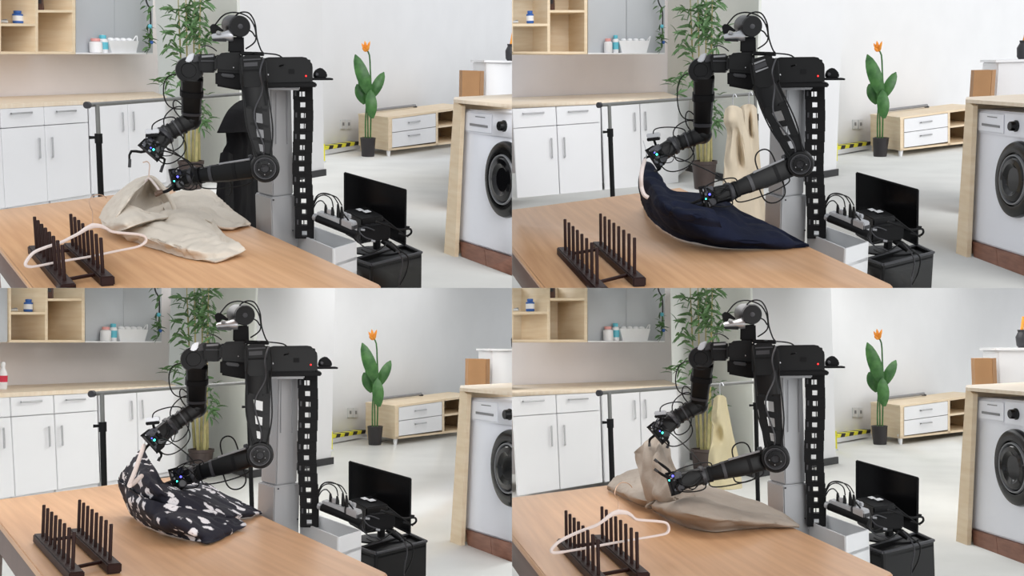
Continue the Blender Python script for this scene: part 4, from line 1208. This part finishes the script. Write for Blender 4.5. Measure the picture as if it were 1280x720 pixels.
    hcam = B(MB().tube([y(265, 47, 3.40), y(267, 46.5, 3.40), y(280, 45, 3.40), y(287, 44.5, 3.40), y(291.5, 44.5, 3.40)], [3 * mm, 4.2 * mm, 4.6 * mm, 7 * mm, 6.4 * mm], 14), 'head_camera', 'silver')
    B(pr([(263.5, 48.8), (284, 48.6), (284, 52), (265, 51.4)], 3.385, .05), 'camera_glass', 'blackgloss', hcam, bevel=.003)
    B(MB().tube([y(271, 41, 3.39), y(275, 42, 3.39)], 2.2 * mm, 10), 'camera_knob', 'grey', hcam)
    br = B(pr([(262, 33), (266, 29.5), (271, 31), (280, 38), (278, 40), (271, 37.5), (269, 42), (264, 42)], 3.42, .03), 'camera_bracket', 'blackmat', bevel=.002)
    cab = lambda pts, r=.9, n=26, m='cable', nm='cable': B(MB().tube([y(*c) if len(c) == 3 else y(c[0], c[1], 3.38) for c in pts], r * mm, 7, n=n), nm, m)
    cab([(269, 31, 3.42), (277, 21), (285, 16.5), (296, 15.8), (310, 21), (318, 33), (320, 48), (316, 55), (307, 61)])
    cab([(292, 23, 3.4), (297, 17.5), (305, 15), (313, 18), (319, 30), (321, 47), (326, 62), (330, 67)])
    cab([(309, 37, 3.4), (315, 40), (319, 46)])
    cab([(252, 59, 3.45), (258, 57), (265, 59.5), (271, 64)], .7)
    cab([(315, 66, 3.32), (335, 67), (348, 69), (354, 74), (355, 79)], .9)
    cab([(355, 81, 3.33), (345, 84), (338, 86), (338, 93), (345, 97), (357, 95.5), (366, 92)], .8)
    p.sh = none
    ps = POSE[p.i]
    dx = 6 if p.i == 2 else 0
    # ---------------- far arm
    Ya, Yb, Yg = 3.47, 3.52, 3.50
    S, E, W, G = y(*(ps['fs'][0] + 4, ps['fs'][1] + 7), Ya), y(*ps['fe'], Yb), y(*ps['fw'], Yg), y(*ps['fg'], Yg - .02)
    ua = B(MB().link(p, S, E, 13.5 * mm, 11 * mm, .9, 12, 12.5 * mm), 'far_upper_arm', 'black')
    B(MB().link(p, S.lerp(E, .3), S.lerp(E, .42), 14.2 * mm, 14.2 * mm, .95, 12), 'arm_band', 'blackmat', ua)
    B(MB().link(p, S.lerp(E, .78), S.lerp(E, .84), 12.4 * mm, 12.2 * mm, .95, 12), 'arm_band', 'dark', ua)
    B(MB().ball(E, 12.5 * mm, 16, 10, (1, .9, 1)), 'far_elbow_joint', 'black')
    fa = B(MB().link(p, E, W, 11 * mm, 9 * mm, .95, 12), 'far_forearm', 'black')
    for s in (.35, .55, .75, .92):
        B(MB().link(p, E.lerp(W, s), E.lerp(W, s + .06), (12.2 - 2 * s) * mm, (12.0 - 2 * s) * mm, .98, 12), 'forearm_ring', 'dark' if s in (.55, .92) else 'blackmat', fa)
    def gripper(C, W, name, led, ledm, fingers, Yq, size=1.0, camq=None, seed=0):
        d = (C - W).normalized()
        rnd = random.Random(seed + 3 * p.i)
        vw = (C - p.cam).normalized()
        s = d.cross(vw).normalized()
        k_ = size * mm
        g = B(MB().link(p, W - d * 7 * mm, C + d * 3 * k_, 8.2 * k_, 8.8 * k_, .9, 10), name, 'black')
        B(MB().lathe(W - d * 1 * mm, d, [(9 * k_, 0), (9.6 * k_, .003), (9.6 * k_, .012), (8.6 * k_, .015)], 20), 'wrist_flange', 'dark', g)
        B(MB().lathe(C - d * 4 * k_, d, [(9.4 * k_, 0), (10 * k_, .003), (10 * k_, .01), (9 * k_, .013)], 20), 'wrist_flange', 'blackmat', g)
        B(MB().box(C + s * 1.5 * k_ - vw * .008 + d * 3 * k_, s * 9.5 * k_, vw * .024, d * 3.4 * k_), 'actuator_block', 'blackmat', g, bevel=.004)
        B(MB().box(C - s * 6.5 * k_ - vw * .02 - d * 1 * k_, s * 3.2 * k_, vw * .012, d * 5.5 * k_), 'circuit_board', 'pcb', g, bevel=.002)
        B(MB().lathe(C + s * 5.5 * k_ - vw * .02 - d * 2 * k_, -vw, [(4 * k_, -.01), (4.2 * k_, 0), (4.2 * k_, .016), (3.2 * k_, .02), (1.2 * k_, .02)], 16), 'finger_motor', 'dark', g)
        B(MB().tube([C + d * 7 * k_ - s * 10 * k_, C + d * 7 * k_ + s * 10 * k_], 1.8 * k_, 8), 'slide_rail', 'dark', g)
        for q_ in (-1, 1):
            e0 = C + s * q_ * 9 * k_
            B(MB().prism([e0 - d * 3 * k_, e0 + d * 8 * k_, e0 + d * 9.5 * k_ + s * q_ * 2.6 * k_, e0 - d * 1 * k_ + s * q_ * 2.2 * k_], -vw * .02), 'side_bracket', 'blackmat', g, bevel=.002)
        for k in range(11):
            o = C + s * rnd.uniform(-9, 9) * k_ + d * rnd.uniform(-7, 7) * k_ - vw * rnd.uniform(.03, .04)
            B(MB().box(o, s * rnd.uniform(.5, 1.5) * k_, vw * .003, d * rnd.uniform(.5, 1.4) * k_), 'connector', rnd.choice(['grey', 'dark', 'dark', 'blackgloss', 'pcb']), g, bevel=.0008)
        for k in range(4):
            a0 = W + s * rnd.uniform(-7, 7) * k_ - vw * .025; b0 = C + d * rnd.uniform(-2, 5) * k_ + s * rnd.uniform(-9, 9) * k_ - vw * .035
            B(MB().tube([a0, (a0 + b0) / 2 + s * rnd.choice((-1, 1)) * rnd.uniform(5, 11) * k_ - vw * .02, b0], .6 * mm, 6, n=12), 'wire', 'cable', g)
        lq = y(*led, Yq - .075)
        B(MB().ball(lq, 1.25 * mm), 'indicator_light', ledm, g)
        if ledm == 'violet': B(MB().ball(lq + Vector((-4 * mm, -.002, -5 * mm)), .9 * mm), 'indicator_light', 'teal', g)
        else: B(MB().ball(lq + Vector((-3.0 * mm, -.002, 2.2 * mm)), .8 * mm), 'indicator_light', 'violet', g)
        for f in fingers:
            fp = [C.lerp(y(*f[0], Yq - .03), .35)] + [y(*c, Yq - .03) for c in f]
            fo = B(MB().tube(fp, [2.0 * mm, 1.7 * mm, 1.3 * mm], 8, n=9), 'finger', 'blackmat', g)
            B(MB().tube([fp[2].lerp(fp[3], .45) + Vector((0, -.004, 0)), fp[3] + Vector((0, -.004, 0))], [1.7 * mm, 1.9 * mm] if not (name.startswith('near') and p.i == 0) else [2.6 * mm, 3.4 * mm], 8), 'finger_pad', 'finger' if name.startswith('near') and p.i == 0 else ('silver' if name.startswith('near') and p.i == 1 else 'dark'), fo)
        return g
    g = gripper(G, W, 'far_gripper', ps['led'], ps['ledm'], ps['ff'], Yg, 1.3)
    cq = y(*ps['cam'], Yg - .06); cw = ps['camw'] * mm
    cb = B(MB().box(cq, (cw, 0, .1 * cw), (0, .014, 0), (-.05 * cw, 0, .36 * cw)), 'wrist_camera', 'silver', bevel=.003)
    B(MB().box(cq + Vector((0, 0, -.55 * cw)), (cw * .95, 0, .1 * cw), (0, .013, 0), (-.05 * cw, 0, .25 * cw)), 'camera_base', 'blackmat', cb, bevel=.002)
    B(MB().tube([cq + Vector((0, 0, -.5 * cw)), G + Vector((0, 0, .01))], 1.6 * mm, 7), 'camera_post', 'blackmat', cb)
    # ---------------- near arm
    GY = (3.42, 3.11, 3.34, 3.18)[p.i]; WY = (3.38, 3.15, 3.32, 3.2)[p.i]; EY = (3.26, 3.24, 3.26, 3.24)[p.i]
    T0 = y(*ps['ntop'], 3.30); E2 = y(*ps['ne'], EY); W2 = y(*ps['nw'], WY); G2 = y(*ps['ng'], GY)
    d = (E2 - T0).normalized(); vw = (T0 - p.cam).normalized(); s = d.cross(vw).normalized()
    if s.x < 0: s = -s
    w0, w1 = 14 * mm, 10.5 * mm
    arm = B(MB().link(p, T0 - d * .03, T0.lerp(E2, .26), 15 * mm, 14.5 * mm, .8, 12), 'near_upper_arm', 'black')
    def frame(off, mat_, nm):
        fr = MB()
        A0, A1 = T0.lerp(E2, .2), T0.lerp(E2, .88)
        o = vw * off
        def strip(P, Q, w, dpt=.012):
            tt = (Q - P).normalized(); ss = tt.cross(vw).normalized()
            fr.prism([P - ss * w + o, P + ss * w + o, Q + ss * w + o, Q - ss * w + o], vw * dpt)
        strip(A0 - s * w0 * .72, A1 - s * w1 * .62, 4.2 * mm); strip(A0 + s * w0 * .72, A1 + s * w1 * .62, 4.2 * mm)
        for k in (0.02, .33, .62, .9):
            c0 = A0.lerp(A1, k); w = w0 + (w1 - w0) * k
            strip(c0 - s * w * .8, c0 + s * w * .8 + d * 6 * mm, 3.2 * mm)
        return B(fr, nm, mat_, arm)
    frame(-.035, 'black', 'side_plate'); frame(.035, 'blackmat', 'side_plate')
    er = ps['er'] * mm
    ej = B(MB().lathe(E2 + vw * .045, -vw, [(er * .95, 0), (er, .008), (er, .085), (er * .93, .095), (er * .8, .096), (er * .78, .089), (er * .55, .089), (er * .53, .097), (er * .3, .098), (er * .27, .09), (er * .1, .09)], 34), 'near_elbow_joint', 'black')
    B(MB().lathe(E2 - vw * .0475, -vw, [(er * .76, 0), (er * .76, .003), (er * .68, .003), (er * .68, 0)], 30), 'joint_ring', 'dark', ej)
    for k in range(5):
        an = k * 2 * math.pi / 5 + .5
        B(MB().ball(E2 - vw * .053 + (s * math.cos(an) + d * math.sin(an)) * er * .42, .8 * mm), 'screw', 'grey', ej)
    fo = B(MB().link(p, E2, W2, 11.5 * mm, 8.5 * mm, .9, 12, 12 * mm), 'near_forearm', 'black')
    fd = (W2 - E2).normalized(); fsd = fd.cross(vw).normalized()
    if fsd.z < 0: fsd = -fsd
    B(MB().tube([E2.lerp(W2, .18) + fsd * 12 * mm - vw * .02, E2.lerp(W2, .62) + fsd * 11 * mm - vw * .02], 1.3 * mm, 7), 'forearm_rail', 'grey', fo)
    B(MB().box(E2.lerp(W2, .17) + fsd * 13 * mm, fd * 3 * mm, vw * .01, fsd * 3.4 * mm), 'rail_clamp', 'dark', fo, bevel=.002)
    for k in (.35, .7, .9):
        B(MB().link(p, E2.lerp(W2, k), E2.lerp(W2, k + .05), (12.8 - 3 * k) * mm, (12.6 - 3 * k) * mm, .95, 12), 'forearm_ring', 'dark' if k == .7 else 'blackmat', fo)
    gripper(G2, W2, 'near_gripper', ps['nled'], ps['nledm'], ps['nf'], GY, 1.2, seed=5)
    # ---------------- cables over the arms
    def loop(P, Q, bulge, r=.8, nseg=22):
        ch = (Q - P)
        pts = [P + ch * (t_ - .16 * math.sin(2 * math.pi * t_)) + bulge * math.sin(math.pi * t_) ** .8 for t_ in [k_ / 8 for k_ in range(9)]]
        B(MB().tube(pts, r * mm, 7, n=nseg + 8), 'cable', 'cable')
    up = Vector((0, 0, 1)); lf = Vector((-1, 0, 0)); fw = Vector((0, -1, 0))
    loop(S + up * .004 + lf * 12 * mm, S.lerp(E, .75) + lf * 10 * mm, lf * 22 * mm)
    loop(E.lerp(S, .3) + lf * 9 * mm, E.lerp(W, .35) + up * 7 * mm, lf * 11 * mm + up * 12 * mm)
    loop(E.lerp(W, .2) + up * 9 * mm, W + up * 6 * mm, lf * 4 * mm + up * 16 * mm)
    loop(E.lerp(W, .45) - up * 8 * mm, G - up * 4 * mm + fw * .03, -up * 22 * mm - lf * 12 * mm)
    loop(E.lerp(W, .3) - up * 9 * mm, W - up * 6 * mm, -up * 18 * mm)
    loop(cq + up * .2 * cw + fw * .01, E.lerp(W, .6) + up * 8 * mm, up * 9 * mm)
    Ns = y(308 + dx, 72, 3.25)
    B(MB().tube([y(301 + dx, 72, 3.25), y(303 + dx, 92, 3.235), T0 - s * 13 * mm - vw * .05, T0.lerp(E2, .45) - s * 14 * mm - vw * .05, E2 - s * 6 * mm - d * 10 * mm - vw * .05], .9 * mm, 7, n=26), 'cable', 'cable')
    B(MB().tube([y(330 + dx, 73, 3.25), y(325 + dx, 90, 3.22), T0 + s * 9 * mm - vw * .06, T0.lerp(E2, .3) - s * 4 * mm - vw * .06, T0.lerp(E2, .7) + s * 2 * mm - vw * .06, E2 - d * 14 * mm - vw * .05], 1.0 * mm, 7, n=30), 'cable', 'dark')
    B(MB().tube([y(332 + dx, 76, 3.25), y(334 + dx, 98, 3.23), T0 + s * 15 * mm - vw * .05, T0.lerp(E2, .5) + s * 15 * mm - vw * .04, E2 + s * 8 * mm - d * 12 * mm - vw * .05], .9 * mm, 7, n=26), 'cable', 'cable')
    loop(E2.lerp(W2, .2) - fsd * 9 * mm - vw * .04, E2.lerp(W2, .95) - fsd * 8 * mm - vw * .04, -fsd * 9 * mm)
    loop(W2 - fsd * 8 * mm - vw * .03, G2 - fsd * 2 * mm - vw * .04, -fsd * 9 * mm)
    loop(E2.lerp(W2, .85) + fsd * 8 * mm - vw * .03, G2 + fsd * 8 * mm - vw * .04, fsd * 8 * mm)
    if p.i == 0:
        loop(W2 + fsd * 9 * mm - vw * .03, G + Vector((8 * mm, -.05, -8 * mm)), fsd * 9 * mm - lf * 2 * mm, .9)
        loop(W2 + fsd * 5 * mm - vw * .05, G + Vector((10 * mm, -.05, -4 * mm)), fsd * 12 * mm, .9)
        loop(E2.lerp(W2, .55) - fsd * 10 * mm, E2.lerp(W2, .62) - fsd * 26 * mm, -fsd * 4 * mm - lf * 5 * mm, .7)
    else:
        h = 22 if p.i in (1, 2) else 17
        loop(E2.lerp(W2, .3) + fsd * 10 * mm, E2.lerp(W2, .55) + fsd * 9 * mm, fsd * h * mm, .9)
        loop(E2.lerp(W2, .3) - fsd * 10 * mm, E2.lerp(W2, .62) - fsd * 10 * mm, -fsd * (h if p.i != 3 else 9) * mm, .9)
        loop(G + Vector((6 * mm, -.03, -4 * mm)), W2 + fsd * 8 * mm, fsd * 12 * mm, .8)

# ------------------------------------------------------------------ tray, power strip, monitor, black box by the column
def build_gear(p):
    p.sh = bot_shift(p)
    y = p.y
    mm = p.mpp(y(430, 290, 3.4))
    # tray
    zt = y(417, 310, 3.25).z
    A, Bq, C, D = p.z(369, 291, zt), p.z(417, 311, zt), p.z(446, 302, zt), p.z(394, 283, zt)
    t = thing(p, 'cable_tray', 'pale grey open tray beside the robot column', 'tray', ((A + C) / 2).x and Vector((((A + C) / 2).x, ((A + C) / 2).y, 0)))
    dz = Vector((0, 0, -.10))
    th = .006
    cen = (A + Bq + C + D) / 4
    def wallp(P, Q, h=dz, m='tray', nm='wall_panel'):
        n = Vector(((Q - P).y, -(Q - P).x, 0)).normalized()
        if n.dot(cen - P) < 0: n = -n
        bld(MB().prism([P, Q, Q + h, P + h], n * th), nm, m, t, bevel=.001)
    wallp(A, Bq); wallp(Bq, C); wallp(C, D); wallp(D, A)
    bld(MB().prism([q + Vector((0, 0, -.05)) for q in (A, Bq, C, D)], (0, 0, -.01)), 'tray_floor', 'tray', t)
    k = A.lerp(Bq, .18)
    bld(MB().ball(A.lerp(Bq, .04) + Vector((0, -.004, -.02)), .004), 'screw', 'silver', t)
    for q in (A, Bq, C, D):
        w = q.lerp(cen, .12)
        bld(MB().tube([Vector((w.x, w.y, 0)), Vector((w.x, w.y, zt - .05))], .012, 8), 'support_leg', 'tray', t)
    # black box (computer case) on the floor
    b = [(443, 324), (464, 331), (527, 315.5), (506, 306)]
    Yb = [3.52, 3.38, 3.60, 3.76]
    zt = y(464, 331, 3.38).z
    q = [p.z(u, v, zt) for u, v in b]
    c = (q[0] + q[1] + q[2] + q[3]) / 4
    t = thing(p, 'black_case', 'black open-topped equipment case standing on the floor', 'case', (c.x, c.y, 0))
    for i in range(4):
        P, Q = q[i], q[(i + 1) % 4]
        n = Vector(((Q - P).y, -(Q - P).x, 0)).normalized()
        if n.dot(c - P) < 0: n = -n
        bld(MB().prism([P, Q, Vector((Q.x, Q.y, 0.01)), Vector((P.x, P.y, 0.01))], n * .008), 'side_panel', 'black', t)
        rm = [P + Vector((0, 0, .004)), Q + Vector((0, 0, .004))]
        bld(MB().tube([P, Q], .005, 7), 'rim', 'dark', t)
    bld(MB().prism([k + Vector((0, 0, -.012)) for k in q], (0, 0, -.006)), 'inner_lid', 'blackmat', t)
    e1, e2 = q[2] - q[1], q[0] - q[1]
    on = lambda a, bb, h=0.0: q[1] + e1 * a + e2 * bb + Vector((0, 0, h - .012))
    case_on = on
    # monitor standing on the case
    ml, mr = y(431, 262, 3.72), y(507, 303, 3.62)
    m_ = [y(431, 216, 3.72), y(507.5, 237.5, 3.62), y(506.5, 306, 3.62), y(431, 270, 3.72)]
    t = thing(p, 'flat_monitor', 'black flat monitor standing behind the cabled equipment', 'monitor', Vector(((m_[2] + m_[3]) / 2)))
    n = (m_[1] - m_[0]).cross(m_[3] - m_[0]).normalized()
    if n.y < 0: n = -n
    bld(MB().prism(m_, n * .012), 'screen_panel', 'blackgloss', t, bevel=.002)
    for i in range(4):
        bld(MB().tube([m_[i] - n * .001, m_[(i + 1) % 4] - n * .001], .0035, 6), 'bezel', 'blackmat', t)
    s0 = (m_[2] + m_[3]) / 2 + n * .02
    bld(MB().tube([s0 + Vector((0, 0, .05)), Vector((s0.x, s0.y, zt - .01))], .014, 8), 'stand', 'blackmat', t)
    bld(MB().lathe((s0.x, s0.y, zt - .012), (0, 0, 1), [(.09, 0), (.09, .006), (.03, .012)], 20), 'stand_foot', 'blackmat', t)
    # power strip
    a, b2 = y(398, 268, 3.42), y(441, 283, 3.36)
    ax = (b2 - a).normalized(); upv = Vector((0, 0, 1)); sd = ax.cross(upv).normalized()
    t = thing(p, 'power_strip', 'grey power strip full of black plugs above tray', 'power strip', (a + b2) / 2)
    L = (b2 - a).length / 2; c = (a + b2) / 2
    bd = bld(MB().box(c - ax * L * .28, ax * L * .68, sd * .018, upv * 6 * mm * .8), 'body', 'alu', t, bevel=.003)
    bd2 = bld(MB().box(c + ax * L * .78, ax * L * .34, sd * .02, upv * 6.5 * mm), 'end_block', 'silver', t, bevel=.003)
    bld(MB().box(c + ax * L * .44, ax * L * .05, sd * .02, upv * 6 * mm), 'seam_band', 'base', t)
    bld(MB().box(c + ax * L * 1.0 - sd * .002 + upv * 0, ax * L * .14, sd * .0202, upv * 3 * mm), 'switch', 'base', bd2, bevel=.002)
    bld(MB().tube([y(396, 273, 3.40), y(446, 293, 3.34)], 4.6 * mm, 12), 'mounting_tube', 'blackmat', t)
    bld(MB().tube([y(393.5, 271, 3.41), y(397, 272.5, 3.40)], 4.8 * mm, 14), 'tube_end', 'silver', t)
    pl = [(407.5, 268, 256), (416, 271, 259), (423, 272, 255), (427.5, 274, 258)]
    for k, (u, v0, v1) in enumerate(pl):
        Y = 3.41 - .012 * k
        pg = bld(MB().tube([y(u, v0, Y), y(u, (v0 + v1) / 2, Y), y(u - .5, v1, Y)], [2.4 * mm, 2.2 * mm, 1.2 * mm], 9), 'plug', 'cable', t)
    for u, v in ((412, 264.5), (431, 268), (436, 270)):
        bld(MB().box(y(u, v, 3.40), ax * 2.6 * mm, sd * .008, upv * 2.6 * mm), 'adapter', 'silver', t, bevel=.002)
    arcs = [[(391, 262), (396, 253), (402, 251), (407, 256)], [(391, 259), (397, 247), (406, 244), (414, 249), (416.5, 259)], [(391.5, 256), (396, 245), (405, 241.5), (416, 245), (423, 255)], [(392, 252), (399, 243), (410, 243), (421, 247), (427.5, 257)]]
    for a_ in arcs:
        bld(MB().tube([y(u, v, 3.41) for u, v in a_], .75 * mm, 7, n=20), 'plug_cable', 'cable', t)
    # mini computer on the case, with papers and cable heap
    q4 = [y(430, 263, 3.60), y(452, 274, 3.46), y(480, 270, 3.54), y(458, 258, 3.66)]
    t = thing(p, 'mini_computer', 'black mini computer with small paper slips on top', 'computer', Vector(((q4[0] + q4[2]) / 2).to_tuple()) - Vector((0, 0, .1)))
    bld(MB().prism(q4, (0, 0, -.085)), 'body', 'black', t, bevel=.004)
    f = lambda a, bb: q4[0] + (q4[1] - q4[0]) * a + (q4[3] - q4[0]) * bb + Vector((0, 0, .0015))
    for (a0, b0, w, h) in ((.12, .42, .22, .2), (.38, .5, .2, .26)):
        bld(MB().prism([f(a0, b0), f(a0 + w, b0), f(a0 + w, b0 + h), f(a0, b0 + h)], (0, 0, .001)), 'paper_slip', 'tray', t)
    g = lambda a, h: q4[1] + (q4[2] - q4[1]) * a + Vector((0, -.002, -h))
    for a0 in (.15, .4, .65):
        bld(MB().prism([g(a0, .02), g(a0 + .15, .02), g(a0 + .15, .04), g(a0, .04)], (0, -.003, 0)), 'port', 'dark', t)
    t = thing(p, 'dock_box', 'black docking box tangled in cables upon the case', 'box', on(.35, .5))
    bld(MB().box(y(468, 289, 3.50), (20 * mm, .02, 0), (0, .04, 0), (0, 0, 10 * mm)), 'body', 'blackmat', t, bevel=.005)
    bld(MB().tube([y(478, 300, 3.5), y(496, 312, 3.48)], 4.5 * mm, 12), 'cylinder_plug', 'black', t)
    heap = [[(446, 292), (448, 302), (456, 309), (464, 311), (472, 315)], [(441, 281), (438, 288), (441, 296), (450, 304), (462, 300)], [(470, 277), (485, 282), (499, 287), (512, 286), (514, 291), (508, 295), (498, 292)], [(466, 300), (455, 296), (449, 288), (456, 284), (468, 288)], [(478, 272), (492, 283), (505, 293), (510, 296)], [(488, 302), (500, 313), (510, 322), (508, 340), (500, 356)], [(489, 304), (499, 316), (503, 328), (500, 345), (499, 358)], [(430, 268), (436, 276), (440, 284), (446, 288)], [(452, 312), (462, 316), (474, 312), (484, 304)]]
    for k, h in enumerate(heap):
        bld(MB().tube([y(u, v, 3.40 - (.05 if k > 4 else 0) + .01 * j) for j, (u, v) in enumerate(h)], (.9 if k != 2 else 1.4) * mm, 7, n=22), 'cable', 'cable' if k % 3 else 'dark', t)
    for u, v in ((466, 301), (453, 287), (509, 283.5)):
        bld(MB().tube([y(u - 2, v, 3.37), y(u + 3, v + .6, 3.37)], 1.5 * mm, 8), 'connector', 'blackmat' if u > 500 else 'grey', t)

# ------------------------------------------------------------------ build everything
PANELS = [Panel(i) for i in range(4)]
for p in PANELS:
    WB, FW = build_setting(p)
    build_cabinets(p, WB)
    build_table(p)
    build_washer(p)
    build_far_right(p, FW)
    build_bamboo(p)
    rail = build_rail(p)
    build_hanging(p, rail)
    build_robot(p)
    build_gear(p)
    ra, rb = build_rack(p)
    if p.i in (0, 3):
        build_hanger(p, ra, rb)
    build_garments(p)

# ------------------------------------------------------------------ each room ends where its neighbour begins
bpy.context.view_layer.update()
EPS = 1e-4
for p in PANELS:
    sx = -1 if p.i % 2 == 0 else 1
    sz = 1 if p.i < 2 else -1
    planes = [(Vector((sx * EPS, 0, 0)), Vector((sx, 0, 0))), (Vector((0, 0, CAMZ + sz * EPS)), Vector((0, 0, sz)))]
    for o in list(p.objs):
        if o.type != 'MESH': continue
        mw = o.matrix_world
        for (co, no) in planes:
            ds = [(mw @ Vector(c) - co).dot(no) for c in o.bound_box]
            if min(ds) >= 0: continue
            vd = [(mw @ v.co - co).dot(no) for v in o.data.vertices]
            if min(vd) >= 0: continue
            if max(vd) <= 0:
                for ch in o.children: ch['gone'] = 1
                p.objs.remove(o)
                o['gone'] = 1
                break
            if o.data.users > 1: o.data = o.data.copy()
            bm = bmesh.new(); bm.from_mesh(o.data)
            inv = mw.inverted()
            lc = inv @ co; ln = (mw.to_3x3().transposed() @ no).normalized()
            r = bmesh.ops.bisect_plane(bm, geom=bm.verts[:] + bm.edges[:] + bm.faces[:], plane_co=lc, plane_no=ln, clear_inner=True)
            es = [g for g in r['geom_cut'] if isinstance(g, bmesh.types.BMEdge)]
            if es:
                try: bmesh.ops.holes_fill(bm, edges=es, sides=0)
                except Exception: pass
            bm.to_mesh(o.data); bm.free()
for o in [o for o in bpy.data.objects if o.get('gone')]:
    bpy.data.objects.remove(o)
for _ in range(2):
    for o in [o for o in bpy.data.objects if o.type == 'EMPTY' and not o.children]:
        bpy.data.objects.remove(o)
